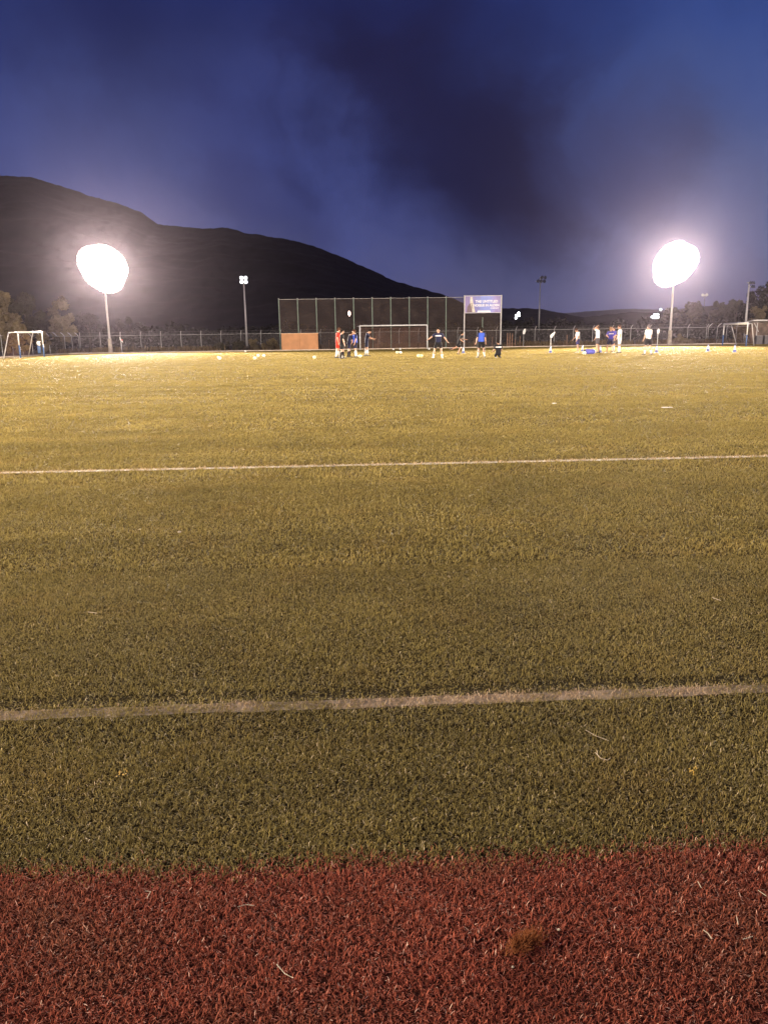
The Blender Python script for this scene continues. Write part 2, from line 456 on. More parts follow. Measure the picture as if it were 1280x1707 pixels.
# ------------------------------------------------------------------ hills
def hill(name, pts, D, foot, m_, seed, rough=1.0, rows=90, cols=420, back=0.5, pw=1.25):
    xs = np.array([p[0] for p in pts]); ys = np.array([p[1] for p in pts])
    px = np.linspace(xs[0], xs[-1], cols); py = np.interp(px, xs, ys)
    ridge = np.array([AY(a, b, D) for a, b in zip(px, py)])
    V = []
    T = np.concatenate([np.linspace(0, 1, rows), 1 + np.linspace(0.03, back, 14)])
    for t in T:
        Y = foot + (D - foot) * t
        X = ridge[:, 0] * (Y / D) ** 0.6
        hgt = np.maximum(ridge[:, 2], 0.3)
        if t <= 1: z = hgt * (t ** pw)
        else: z = hgt * (1 - ((t - 1) / back) ** 1.5 * 0.8)
        amp = rough * (0.25 + hgt / 40) * min(1, t * 3)
        tt = min(1, abs(1 - t) * 6)
        z = z + amp * tt * 4 * (fbm(X / 60, Y / 60 + X * 0, seed) - 0.5) + rough * 2.4 * (fbm(X / 6, X * 0 + Y / 6, seed + 4, 5) - 0.5)
        V.append(np.stack([X, np.full(cols, Y), z - 0.8], 1))
    V = np.concatenate(V); nr = len(T)
    q = [(j * cols + i, j * cols + i + 1, (j + 1) * cols + i + 1, (j + 1) * cols + i) for j in range(nr - 1) for i in range(cols - 1)]
    return tag(npmesh(name, V, q, m_, smooth=False), kind='structure')
m_forest = mat('forest_slope', (0.0065, 0.0062, 0.010), 0.95, var=0.35, vscale=0.05, spec=0.05)
m_hill2 = mat('low_hill', (0.008, 0.008, 0.012), 0.95, var=0.4, vscale=0.07, spec=0.1)
hill('mountain', [(-420, 330), (-200, 300), (0, 291), (50, 293), (100, 308), (150, 325), (200, 339), (235, 352), (262, 371), (300, 376), (345, 380), (380, 378), (410, 387), (450, 393), (500, 402), (540, 415), (580, 431), (620, 449), (660, 468), (700, 478), (740, 490), (770, 503), (810, 522), (860, 548), (900, 560)], 650, 190, m_forest, 5, 1.0)
hill('far_hill', [(600, 530), (780, 517), (850, 512), (905, 513), (930, 520), (965, 526), (1000, 524), (1050, 518), (1100, 519), (1200, 522), (1400, 520)], 520, 260, m_hill2, 15, 0.8, rows=40, cols=300)
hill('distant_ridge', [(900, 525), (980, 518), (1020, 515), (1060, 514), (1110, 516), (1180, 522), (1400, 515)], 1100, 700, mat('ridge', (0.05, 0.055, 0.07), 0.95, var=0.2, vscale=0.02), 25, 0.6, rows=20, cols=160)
hill('wooded_rise', [(1040, 545), (1075, 526), (1110, 514), (1150, 507), (1200, 503), (1240, 500), (1300, 490), (1500, 470)], 190, 118, m_forest, 35, 0.45, rows=50, cols=260, pw=0.8)

# ------------------------------------------------------------------ foliage
def leaf_mat(name, a, b):
    m_ = bpy.data.materials.new(name); m_.use_nodes = True
    t = NT(m_.node_tree); t.n.clear()
    at = t.new('ShaderNodeAttribute', attribute_name='tone').outputs['Fac']
    col = t.mix(at, a, b)
    d = t.new('ShaderNodeBsdfDiffuse'); t.put(d.inputs[0], col)
    tl = t.new('ShaderNodeBsdfTranslucent'); t.put(tl.inputs[0], col)
    mx = t.new('ShaderNodeMixShader'); mx.inputs[0].default_value = 0.25
    t.l.new(d.outputs[0], mx.inputs[1]); t.l.new(tl.outputs[0], mx.inputs[2])
    o = t.new('ShaderNodeOutputMaterial'); t.l.new(mx.outputs[0], o.inputs[0])
    return m_
LEAF_PALE = leaf_mat('pale_leaves', (0.12, 0.090, 0.045), (0.30, 0.23, 0.13))
LEAF_OLIVE = leaf_mat('olive_leaves', (0.030, 0.027, 0.017), (0.085, 0.075, 0.045))
LEAF_DARK = leaf_mat('dark_leaves', (0.008, 0.008, 0.006), (0.022, 0.020, 0.014))
LEAF_DRY = leaf_mat('dry_weeds', (0.10, 0.065, 0.03), (0.24, 0.17, 0.09))
m_bark = mat('bark', (0.10, 0.075, 0.055), 0.9, var=0.3, vscale=4, bump=0.6, bscale=12)
def leaf_cards(centres, radii, per, size, seed, zs=1.0):
    r = np.random.default_rng(seed)
    c = np.repeat(np.asarray(centres, float), per, 0); rad = np.repeat(np.asarray(radii, float), per)
    n = len(c)
    d = r.normal(size=(n, 3)); d /= np.linalg.norm(d, axis=1)[:, None]
    p = c + d * (rad * r.uniform(0.25, 1.08, n) ** 0.6)[:, None] * np.array([1, 1, zs])
    a = r.normal(size=(n, 3)); a /= np.linalg.norm(a, axis=1)[:, None]
    b = np.cross(a, r.normal(size=(n, 3))); b /= np.linalg.norm(b, axis=1)[:, None]
    s = (size * r.uniform(0.5, 1.3, n))[:, None]
    V = np.stack([p - a * s, p + b * s * 0.45, p + a * s, p - b * s * 0.45], 1).reshape(-1, 3)
    q = np.arange(n * 4).reshape(-1, 4)
    ct = np.repeat(r.uniform(0, 1, len(centres)), per)
    return V, q, np.repeat(np.clip(0.55 * ct + 0.45 * r.random(n), 0, 1), 4)
def crown_blobs(h, rad, seed, n=26, z0=0.25, upright=0.0):
    r = np.random.default_rng(seed); cs, rs = [], []
    for _ in range(n):
        f = r.uniform(z0, 0.95); prof = math.sin(PI * min(1, (f - z0 * 0.6) / (1.02 - z0 * 0.6))) ** 0.6
        a = r.uniform(0, 2 * PI); q = rad * prof * math.sqrt(r.random()) * 0.85
        cs.append((math.cos(a) * q, math.sin(a) * q, f * h)); rs.append(rad * r.uniform(0.20, 0.38) * (0.6 + 0.4 * prof))
    return cs, rs
def tree(loc, h, rad, label, lm, seed, group='trees behind the fence', per=130, size=0.22, nb=26, z0=0.22, name='tree'):
    t = empty(name, loc, label, 'tree', group)
    cs, rs = crown_blobs(h, rad, seed, nb, z0)
    mb = MB(); top = Vector((0.1, 0, h * 0.72)); mid = Vector((random.uniform(-.2, .2), 0, h * 0.35))
    mb.tube((0, 0, -0.1), mid, 0.05 * h ** 0.8, 0.035 * h ** 0.8); mb.tube(mid, top, 0.035 * h ** 0.8, 0.012 * h ** 0.8)
    for c in cs[::3]:
        mb.tube(mid.lerp(top, random.random() * 0.8), c, 0.05, 0.015, 6)
    mb.build('trunk', m_bark, t)
    V, q, tn = leaf_cards(cs, rs, per, size, seed + 1)
    npmesh('crown', V, q, lm, t, attr=tn)
    return t
def bush(loc, h, rad, label, lm, seed, group=None, per=90, size=0.14, nb=12, name='bush', stem=True):
    t = empty(name, loc, label, 'bush', group)
    cs, rs = crown_blobs(h, rad, seed, nb, 0.12)
    mb = MB()
    for c in cs[::2]: mb.tube((0, 0, -0.05), c, 0.03, 0.01, 5)
    mb.build('stem', m_bark, t)
    V, q, tn = leaf_cards(cs, rs, per, size, seed + 1)
    npmesh('foliage', V, q, lm, t, attr=tn)
    return t
GT = 'trees beyond the left fence'
def tree_px(px, top, Y, rad_px, label, lm, seed, group, **k):
    p = AD(px, Y); h = AY(px, top, Y).z
    return tree(p, h, rad_px / F_PX * Y, label, lm, seed, group, **k)
tree_px(8, 486, 88, 27, 'pale tall tree at the left edge of the photo', LEAF_PALE, 101, GT, size=0.25)
tree_px(49, 488, 100, 28, 'rounded olive tree second from the left edge', LEAF_OLIVE, 102, GT, size=0.25)
tree_px(105, 496, 104, 24, 'reddish pale tree nearest the left lit mast', LEAF_PALE, 103, GT, size=0.25)
tree_px(78, 520, 110, 26, 'dark low tree between the two paler trees on the left', LEAF_OLIVE, 104, GT, size=0.25)
tree_px(-42, 480, 96, 34, 'tall olive tree mostly outside the left edge', LEAF_OLIVE, 105, GT, size=0.25)
tree_px(150, 524, 118, 24, 'low dark tree behind the left lit mast', LEAF_DARK, 106, GT, size=0.25)
tree_px(222, 532, 122, 30, 'low dark tree right of the left lit mast', LEAF_DARK, 107, GT, size=0.25)
for i, (px, tp, Y, rp, lb) in enumerate(((10, 536, 80, 20, 'tan bush behind the left legs of the left goal'), (36, 537, 78, 17, 'tan bush behind the middle of the left goal'), (74, 548, 86, 13, 'tan bush right of the left goal'), (92, 562, 92, 13, 'low dark bush against the left fence'))):
    p = AD(px, Y); bush(p, AY(px, tp, Y).z, rp / F_PX * Y, lb, LEAF_PALE if i < 3 else LEAF_OLIVE, 200 + i, 'bushes behind the left goal', per=150, nb=20)
GR = 'trees beyond the right fence'
for i, (px, tp, Y, rp, lm, lb) in enumerate((
        (1272, 466, 112, 26, LEAF_DARK, 'tallest dark tree at the right edge of the photo'),
        (1246, 486, 118, 20, LEAF_DARK, 'dark tree just right of the unlit pole'),
        (1318, 462, 110, 34, LEAF_DARK, 'dark tree mostly outside the right edge'),
        (1222, 498, 130, 20, LEAF_OLIVE, 'olive tree left of the unlit pole on the right'),
        (1190, 503, 140, 24, LEAF_OLIVE, 'broad olive tree above the right goal'),
        (1150, 506, 150, 24, LEAF_OLIVE, 'olive tree right of the right lit mast'),
        (1112, 514, 158, 22, LEAF_OLIVE, 'olive tree directly behind the right lit mast'),
        (1066, 534, 178, 16, LEAF_DARK, 'low dark tree left of the right lit mast'))):
    tree_px(px, tp, Y, rp, lb, lm, 300 + i, GR, size=0.32 if Y > 125 else 0.25, per=140, nb=30)
bush(AD(1262, 93), AY(1262, 508, 93).z, 1.7, 'pale bush showing above the shelter roof', LEAF_PALE, 350, per=150, nb=18)
bush(AD(1236, 94), 2.4, 1.2, 'reddish bush behind the right goal', LEAF_PALE, 351, per=120, nb=14)
for i, (px, lb) in enumerate(((398, 'low bush left of the small lit pole'), (424, 'low tan bush right of the small lit pole'), (450, 'low tan bush left of the tan board'), (372, 'small dark bush second left of the small lit pole'), (1132, 'small dry bush right of the right mast base'))):
    p = AD(px, 94 + (i % 2)); bush(p, 1.0 + 0.12 * (i % 3), 1.0, lb, LEAF_PALE if i in (1, 2, 4) else LEAF_OLIVE, 400 + i, 'low bushes along the far fence', per=90, nb=10, size=0.12)
# woodland mass behind the fences
cs, rs = [], []
for i in range(420):
    Y = random.uniform(118, 200); X = random.uniform(-75, 85) * Y / 130
    h = random.uniform(1.6, 3.6)
    for _ in range(5):
        cs.append((X + random.uniform(-2, 2), Y + random.uniform(-2, 2), random.uniform(0.2, 1.0) * h)); rs.append(random.uniform(0.8, 1.6))
V, q, tn = leaf_cards(cs, rs, 34, 0.38, 900)
tag(npmesh('woodland', V, q, LEAF_DARK, attr=tn), 'dark low woodland beyond the far fence', 'woodland', kind='stuff')
# weeds along the far fence
n = 9000
X = rng.uniform(-36, 50, n); Y = rng.uniform(93, 100.5, n)
k = fbm(X * 0.35, Y * 0.7, 61) > 0.50; X = X[k]; Y = Y[k]; n = len(X)
h = 0.5 * fbm(X * 0.4, Y, 62) + rng.uniform(0.05, 0.35, n); a = rng.uniform(0, PI, n); ln = rng.normal(0, 0.12, n)
wv = np.stack([np.cos(a), np.sin(a), a * 0], 1) * 0.06
p = np.stack([X, Y, X * 0 - 0.03], 1); tp_ = p + np.stack([ln, ln * 0.5, h], 1)
V = np.stack([p - wv, p + wv, tp_ + wv * 0.4, tp_ - wv * 0.4], 1).reshape(-1, 3)
tag(npmesh('weeds', V, np.arange(n * 4).reshape(-1, 4), LEAF_DRY, attr=np.repeat(rng.random(n), 4)), 'dry brown weeds along the foot of the far fence', 'weeds', kind='stuff')

# ------------------------------------------------------------------ metals, paints
M_GALV = mat('galvanised', (0.42, 0.40, 0.38), 0.5, 0.3, var=0.12)
M_POLE = mat('pale_pole', (0.60, 0.56, 0.54), 0.5, 0.1, var=0.1)
M_CONC = mat('concrete', (0.40, 0.34, 0.28), 0.9, var=0.25, vscale=3, bump=0.5, bscale=14)
M_DARK = mat('dark_metal', (0.035, 0.035, 0.04), 0.5, 0.2)
M_WHITE = mat('white_paint', (0.80, 0.78, 0.76), 0.35, var=0.05)
M_BLUE = mat('blue_paint', (0.06, 0.13, 0.30), 0.5, var=0.15)
M_GREENPOST = mat('green_post', (0.16, 0.21, 0.17), 0.5, var=0.15)
M_BOARD = mat('tan_plywood', (0.50, 0.235, 0.10), 0.7, var=0.12, vscale=1.2, bump=0.2, bscale=5)
M_WOODPOST = mat('weathered_wood', (0.30, 0.17, 0.11), 0.9, var=0.3, vscale=3)
LENS_GLARE_RIM = emat('glare_rim_glass', (1.0, 0.90, 0.86), 2.6)  # dimmer glass without bulbs, softens the edge of the imitated glare
LENS = emat('lamp_glass', (1.0, 0.93, 0.88), 9.0)
LENS_MID = emat('lamp_glass_mid', (0.93, 0.96, 1.0), 2.6)
LENS_FAR = emat('lamp_glass_far', (0.92, 0.96, 1.0), 7.0)
LENS_OFF = mat('unlit_glass', (0.06, 0.06, 0.08), 0.2)

# ------------------------------------------------------------------ floodlight masts
LIGHT_COL = (1.0, 0.86, 0.70)
def head(parent, c, aim, r, lens, watts=0, spot=110, blend=1.0, col=LIGHT_COL, lit=False):
    """one round floodlight: housing (> lens, bulb), bracket"""
    c = Vector(c); d = (Vector(aim) - c).normalized(); q = d.to_track_quat('Z', 'Y').to_matrix()
    mb = MB()
    up = q @ Vector((0, 1, 0)); sd = q @ Vector((1, 0, 0))
    rings = [(c - d * r * 1.0, 0.28), (c - d * r * 0.8, 0.5), (c - d * r * 0.35, 0.86), (c - d * 0.02, 1.0), (c + d * 0.02, 1.05)]
    mb.loft([(p, sd * r * f, up * r * f) for p, f in rings], 20)
    mb.tube(c - d * r * 0.5 - sd * r * 1.05, c - d * r * 0.5 + sd * r * 1.05, 0.03)
    h = mb.build('lamp_head', M_GALV if (watts or lit) else M_DARK, parent, True)
    mb = MB(); p = c + d * 0.035
    mb.loft([(p, sd * r * 0.97, up * r * 0.97), (p + d * 0.03, sd * r * 0.9, up * r * 0.9)], 20)
    mb.build('lens', lens, h)
    if watts:
        L = bpy.data.lights.new('bulb', 'SPOT'); L.energy = watts; L.color = col
        L.spot_size = R(spot); L.spot_blend = blend; L.shadow_soft_size = r * 0.2
        o = bpy.data.objects.new('bulb', L); C.objects.link(o); o.parent = h
        o.location = c + d * (r * 0.5 + 0.12); o.rotation_euler = (-d).to_track_quat('Z', 'Y').to_euler()
def mast(loc, H, label, aim, rows, r, spacing, lens, watts=0, tilt=0.0, pole_r=0.13, base=True, group=None, spot=110, pole_m=None, drop=0.0):
    """rows: list of head offsets counts per crossarm (top first); tilt raises one side (radians)"""
    t = empty('floodlight_mast', loc, label, 'floodlight mast', group)
    loc = Vector(loc); aimv = Vector(aim) - loc
    fwd = Vector((aimv.x, aimv.y, 0)).normalized(); side = Vector((fwd.y, -fwd.x, 0))
    MB().tube((0, 0, -0.1), (0, 0, H), pole_r, pole_r * 0.55, 16).build('pole', pole_m or M_POLE, t, True)
    if base:
        mb = MB(); mb.loft([((0, 0, -0.05), (0.24, 0, 0), (0, 0.24, 0)), ((0, 0, 1.5), (0.20, 0, 0), (0, 0.20, 0)), ((0, 0, 1.55), (0.16, 0, 0), (0, 0.16, 0))], 16)
        mb.build('base', M_CONC, t)
    if isinstance(rows, tuple):
        cs_, rg_ = rows
        mb = MB()
        for ring in rg_: mb.path([Vector((0, 0, H + z)) + side * x - fwd * 0.25 for x, z in ring], 0.04, 6)
        z_ = [p for p in rg_[0]]; zl = max(z for x, z in z_)
        mb.tube(Vector((0, 0, H - zl)) - fwd * 0.25, Vector((0, 0, H + zl)) - fwd * 0.25, 0.07)
        mb.build('glare_lamp_rack', M_GALV, t)  # made-up ring frame carrying the heads that imitate glare
        for x, z, dd_, rr_ in cs_: head(t, Vector((0, 0, H + z)) + side * x + fwd * (0.1 + dd_), Vector(aim) - loc, rr_, LENS_GLARE_RIM if rr_ == r else lens, 0 if rr_ == r else watts, spot, lit=True)
        return t
    nr = len(rows)
    for i, (cnt, off) in enumerate(rows):
        z = H + ((nr - 1) / 2 - i) * spacing * 0.92 - drop
        hw = (cnt - 1) / 2 * spacing
        cc = Vector((0, 0, z)) + fwd * 0.12 + side * off
        MB().box(cc, (0.09, max(2 * hw, 0.3) + 0.3, 0.09), rot=Matrix.Rotation(math.atan2(side.y, side.x) - PI / 2, 3, 'Z')).build('crossarm', M_GALV, t)
        for j in range(cnt):
            c = cc + side * (-hw + j * spacing) + fwd * 0.38
            head(t, c, Vector(aim) - loc, r, lens, watts, spot)
    if nr > 1:
        MB().box((0, 0, H - drop), (0.12, 0.12, (nr - 1) * spacing * 0.92 + 0.3)).build('upright', M_GALV, t)
    return t
KW = 10800
SPOT = 84
def oval(a, b, ang, sp, r):         # added head centres on oval rings imitating lamp glare; ang tips long side
    out, rings = [], []; c, s_ = math.cos(R(ang)), math.sin(R(ang)); A, B = a - r, b - r; first = True
    while B > 0.30:
        per = PI * (3 * (A + B) - math.sqrt((3 * A + B) * (A + 3 * B))); n = max(3, int(round(per / (sp if first else 0.54))))
        rings.append((A, B))
        for k in range(n):
            u = 2 * PI * (k + 0.5 * (len(rings) % 2)) / n; wob = 1 + 0.05 * math.sin(3 * u + ang) + 0.015 * math.sin(2 * u + 1.3) + 0.02 * math.sin(5 * u + ang) + 0.012 * math.sin(8 * u); x, z = A * math.cos(u) * wob, B * math.sin(u) * wob
            out.append((x * c - z * s_, x * s_ + z * c, 0.05 * (k % 2) + 0.04 * len(rings), r if first else 0.31))
        A -= 0.50; B -= 0.50; first = False
    for e in (-0.95, -0.48, 0.0, 0.48, 0.95): out.append((e * c, e * s_, 0.35, 0.33))  # extra heads added to fill the middle of the glare
    for e in (-0.4, 0.4): out.append((-e * s_, e * c, 0.38, 0.33))
    return out, [[(A * math.cos(u) * c - B * math.sin(u) * s_, A * math.cos(u) * s_ + B * math.sin(u) * c) for u in np.linspace(0, 2 * PI, 41)] for A, B in rings]
GM = 'floodlight masts round the pitch'
ML = AD(184, 88.0); MRt = AD(1115, 82.0)
HL = AY(175, 447, 88).z; HR = AY(1123, 440, 82).z
mast(ML, HL, 'brightly lit floodlight mast on the left, glaring white against the mountain', (4, 22, 0),
     oval(2.68, 2.42, 40, 0.40, 0.25), 0.25, 0.49, LENS, KW, group=GM, spot=SPOT)
mast(MRt, HR, 'brightly lit floodlight mast on the right, glaring white against the sky', (4, 22, 0),
     oval(2.45, 2.08, -48, 0.40, 0.25), 0.25, 0.49, LENS, KW * 1.1, group=GM, spot=SPOT)
# near-side masts behind the camera (out of frame), same kind as the far ones
NW = 43000
mast((-30, -4.5, 0), 9.5, 'lit floodlight mast on the near side of the pitch, left of the viewer', (-10, 45, 0.0), [(3, 0), (3, 0)], 0.4, 0.95, LENS_MID, NW, group=GM, spot=142)
mast((44, -4.5, 0), 9.5, 'lit floodlight mast on the near side of the pitch, right of the viewer', (24, 45, 0.0), [(3, 0), (3, 0)], 0.4, 0.95, LENS_MID, NW, group=GM, spot=142)
# small lit mast with a 2x2 head, and unlit masts
p = AD(412, 118); mast(p, AY(406, 467, 118).z, 'slim pale pole with a small two by two lamp cluster against the mountain', (0, 0, 6), [(2, 0), (2, 0)], 0.27, 0.60, LENS_MID, 0, pole_r=0.16, base=False, group=GM)
p = AD(897, 125); mast(p, AY(897, 466, 125).z, 'dark unlit floodlight mast in the gap right of the billboard', (60, 60, 6), [(2, -0.25), (3, 0.2)], 0.26, 0.62, LENS_OFF, 0, pole_r=0.13, base=False, group=GM, pole_m=M_GALV)
p = AD(1239, 100); mast(p, AY(1241, 475, 100).z, 'unlit pole with drooping lamps rising behind the right goal', (60, 90, 12), [(3, 0.25), (2, -0.1)], 0.20, 0.5, LENS_OFF, 0, pole_r=0.16, base=False, group=GM)
p = AD(1168, 175); mast(p, AY(1168, 492, 175).z, 'far unlit mast poking above the olive trees', (40, 60, 6), [(2, 0.1)], 0.32, 0.8, LENS_OFF, 0, pole_r=0.12, base=False, group=GM, pole_m=M_DARK)
p = AD(861, 170); mast(p, AY(861, 526, 170).z, 'far lit floodlight glowing low right of the billboard', (0, 0, 3), [(1, -0.25), (2, -0.05), (1, 0.3)], 0.26, 0.56, LENS_FAR, 0, pole_r=0.1, base=False, group=GM, pole_m=M_DARK)
p = AD(1088, 150); mast(p, AY(1088, 527, 150).z, 'far lit floodlight glowing low left of the right mast', (0, 0, 3), [(2, -0.2), (3, 0.0)], 0.26, 0.50, LENS_FAR, 0, pole_r=0.1, base=False, group=GM, pole_m=M_DARK)
def lantern(px, py, Y, r, label, m_, sz=1.5):
    p = AD(px, Y); z = AY(px, py, Y).z
    t = empty('street_lamp', p, label, 'street lamp', 'far street lamps')
    MB().tube((0, 0, -0.1), (0, 0, z - r * sz), 0.06, 0.04).build('pole', M_DARK, t)
    MB().ball((0, 0, z), r, 12, 8, (0.8, 0.8, sz)).build('globe', m_, t, True)
    MB().loft([((0, 0, z + r * sz * 0.9), (r, 0, 0), (0, r, 0)), ((0, 0, z + r * sz * 1.2), (r * 0.3, 0, 0), (0, r * 0.3, 0))], 12).build('cap', M_DARK, t)
lantern(583.5, 522.5, 125, 0.21, 'small glowing lantern seen through the ball net', emat('warm_globe', (1.0, 0.72, 0.62), 14.0), 1.9)
lantern(1097, 516, 178, 0.26, 'tiny white lamp just above the low far floodlight', LENS_FAR, 1.0)

# ------------------------------------------------------------------ fences
M_CHAIN = netmat('chain_link', (0.20, 0.18, 0.18), 0.22)
def fence(label, pts, n_end_dir, rail=True, arm_dir=(0, -0.32, 0.42), skip=()):
    p0, p1, step = Vector(pts[0]), Vector(pts[1]), pts[2]
    t = empty('chain_link_fence', p0, label, 'fence')
    d = p1 - p0; n = int(round(d.length / step)); u = d / n
    for i in range(n + 1):
        b = u * i
        MB().tube(b + Vector((0, 0, -0.1)), b + Vector((0, 0, 1.95)), 0.035, n=8).build('post', M_GALV, t)
        a = b + Vector((0, 0, 1.95)); e = a + Vector(arm_dir)
        MB().path([a, a.lerp(e, 0.5) + Vector((0, 0, 0.05)), e], 0.04, 6).build('barbed_arm', M_POLE, t)
    a = Vector((0, 0, 1.93)); MB().tube(a, a + d, 0.025, n=6).build('rail', M_GALV, t)
    mb = MB()
    for f in (0.45, 0.95):
        o_ = Vector(arm_dir) * f + a; mb.tube(o_, o_ + d, 0.006, n=4)
    mb.build('barbed_wire', M_GALV, t)
    o_ = Vector((0, 0.04, 0))
    mb = MB(); mb.quad([o_, o_ + d, o_ + d + Vector((0, 0, 1.9)), o_ + Vector((0, 0, 1.9))]); mb.build('wire_mesh', M_CHAIN, t)
    return t
fence('long chain link fence across the far end, behind the ball net', ((-33.7, 102, 0), (47.5, 102, 0), 2.5), None, arm_dir=(0.12, -0.3, 0.42))
fence('chain link fence running back along the left side, behind the left goal', ((-33.7, 44, 0), (-33.7, 101.5, 0), 2.5), None, arm_dir=(-0.40, -0.1, 0.40))
fence('chain link fence running back along the right side, behind the right goal', ((47.5, 44, 0), (47.5, 101.5, 0), 2.5), None, arm_dir=(0.45, -0.1, 0.45))

# wooden stakes
GS = 'wooden stakes before the far fence'
k = 0
for px, top, Y, lb in ((845, 555, 92, 'pale wooden stake nearest the billboard'), (849, 555, 92.2, 'second pale wooden stake right of the billboard'), (853, 556, 92.4, 'third pale wooden stake right of the billboard'), (858, 566, 92.2, 'shorter stake at the end of the close row'), (866, 560, 94, 'lone thin stake right of the close row'), (944, 558, 94, 'thin stake just left of the player with navy shorts'), (548.5, 567, 90, 'thin stake right of the tan board'), (575, 566, 90, 'thin stake behind the players in dark kit'), (630, 565, 90, 'thin stake inside the left half of the centre goal'), (790, 564, 90, 'thin stake left of the blue bib player'), (820, 562, 90, 'thin stake between blue bib player and kneeling player')):
    p = AD(px, Y); h = AY(px, top, Y).z
    mb = MB(); mb.tube((0, 0, -0.1), (0.02, 0, h), 0.075 if Y > 91 and k < 4 else 0.05, 0.06 if k < 4 else 0.04, 8)
    o = mb.build('wooden_stake', M_WOODPOST); o.location = p; tag(o, lb, 'stake', GS); k += 1

# ------------------------------------------------------------------ ball stop net + board + billboard
NY = 86.0
x0 = AY(468, 580, NY).x; x1 = AY(833.5, 580, NY).x; ztop = AY(650, 496.5, NY).z
t = empty('ball_stop_net', (x0, NY, 0), 'tall ball stop net on green posts behind the centre goal', 'ball net')
nposts = 12
for i in range(nposts + 1):
    xx = (x1 - x0) * i / nposts
    if i in (10, 12): continue
    hh = ztop if i != 11 else AY(803, 529, NY).z
    MB().tube((xx, 0, -0.1), (xx, 0, hh), 0.060, n=8).build('post', M_GREENPOST, t)
    if i < 10: MB().ball((xx, 0, hh + 0.03), 0.07, 8, 6).build('post_cap', M_GALV, t)
MB().tube((0, 0, ztop - 0.03), ((x1 - x0) * 10 / 12, 0, ztop - 0.03), 0.02, n=6).build('top_cable', M_GALV, t)
M_NET = netmat('ball_netting', (0.125, 0.095, 0.085), 0.34)
mb = MB()
zb = AY(803, 523, NY).z
xb = (x1 - x0) * 10 / 12
NX = 40
for i in range(NX):
    a = xb * i / NX; b = xb * (i + 1) / NX
    sa = 0.05 * math.sin(i * 1.9); sb = 0.05 * math.sin((i + 1) * 1.9)
    mb.quad([(a, 0.07 + sa, 0.02), (b, 0.07 + sb, 0.02), (b, 0.07, ztop - 0.04), (a, 0.07, ztop - 0.04)])
mb.quad([(xb, 0.07, 0.02), (x1 - x0, 0.07, 0.02), (x1 - x0, 0.07, zb), (xb, 0.07, zb)])
mb.build('netting', M_NET, t)
# billboard
bx0 = AY(773, 580, NY - .15).x; bx1 = AY(833.5, 580, NY - .15).x
zt = AY(803, 493, NY).z; zbt = AY(803, 522, NY).z
t = empty('billboard', (bx0, NY - 0.25, 0), 'lavender blue advertising billboard on two posts beside the ball net', 'billboard')
W = bx1 - bx0; Hb = zt - zbt
for xx in (0, W): MB().tube((xx, 0, -0.1), (xx, 0, zt + 0.05), 0.075, n=10).build('post', M_POLE, t)
MB().box((W / 2, -0.10, (zt + zbt) / 2), (W - 0.04, 0.06, Hb), bev=0.01).build('backing', M_DARK, t)
mb = MB(); f = 0.05
mb.box((W / 2, -0.15, zt - f / 2), (W, 0.05, f)); mb.box((W / 2, -0.15, zbt + f / 2), (W, 0.05, f))
mb.box((0.03, -0.152, (zt + zbt) / 2), (f, 0.05, Hb)); mb.box((W - 0.03, -0.152, (zt + zbt) / 2), (f * 1.7, 0.05, Hb))
mb.build('frame', M_POLE, t)
m_post = bpy.data.materials.new('poster_print'); m_post.use_nodes = True
pt = NT(m_post.node_tree); pb = pt.n['Principled BSDF']
tcn = pt.new('ShaderNodeTexCoord').outputs['Object']; sp_ = pt.new('ShaderNodeSeparateXYZ'); pt.put(sp_.inputs[0], tcn)
gx = pt.m('DIVIDE', sp_.outputs[0], W)
colr = pt.ramp(gx, [(0.0, (0.28, 0.20, 0.42)), (0.28, (0.20, 0.19, 0.48)), (0.45, (0.22, 0.29, 0.72)), (0.7, (0.27, 0.31, 0.72)), (0.86, (0.36, 0.28, 0.62)), (1.0, (0.26, 0.23, 0.48))])
colr = pt.mix(pt.m('MULTIPLY', pt.rng(pt.noise(tcn, 1.6, 4), 0.45, 0.7), 0.5), colr, (0.20, 0.15, 0.34))
pt.put(pb.inputs['Base Color'], colr); pb.inputs['Roughness'].default_value = 0.5
MB().quad([(0.06, -0.135, zbt + 0.05), (W - 0.1, -0.135, zbt + 0.05), (W - 0.1, -0.135, zt - 0.05), (0.06, -0.135, zt - 0.05)]).build('poster', m_post, t)
def flatshape(name, pts, m_, y=-0.140):
    mb = MB(); mb.bm.faces.new([mb.bm.verts.new((x * W, y, zbt + z * Hb)) for x, z in pts]); return mb.build(name, m_, t)
flatshape('printed_brown_patch', [(0.06, 0.04), (0.30, 0.04), (0.27, 0.25), (0.19, 0.5), (0.15, 0.60), (0.07, 0.35)], mat('print_brown', (0.16, 0.10, 0.13), 0.5))  # brown patch of print behind the figure
flatshape('printed_figure', [(0.155, 0.93), (0.215, 0.93), (0.225, 0.66), (0.25, 0.42), (0.29, 0.06), (0.21, 0.06), (0.185, 0.35), (0.145, 0.62)], mat('print_cream', (0.68, 0.60, 0.52), 0.5), -0.144)
flatshape('printed_gap', [(0.175, 0.58), (0.195, 0.58), (0.225, 0.25), (0.215, 0.22)], mat('print_dark', (0.10, 0.07, 0.08), 0.5), -0.148)
flatshape('white_strip', [(0.34, 0.04), (0.71, 0.04), (0.69, 0.14), (0.36, 0.14)], M_WHITE, -0.144)
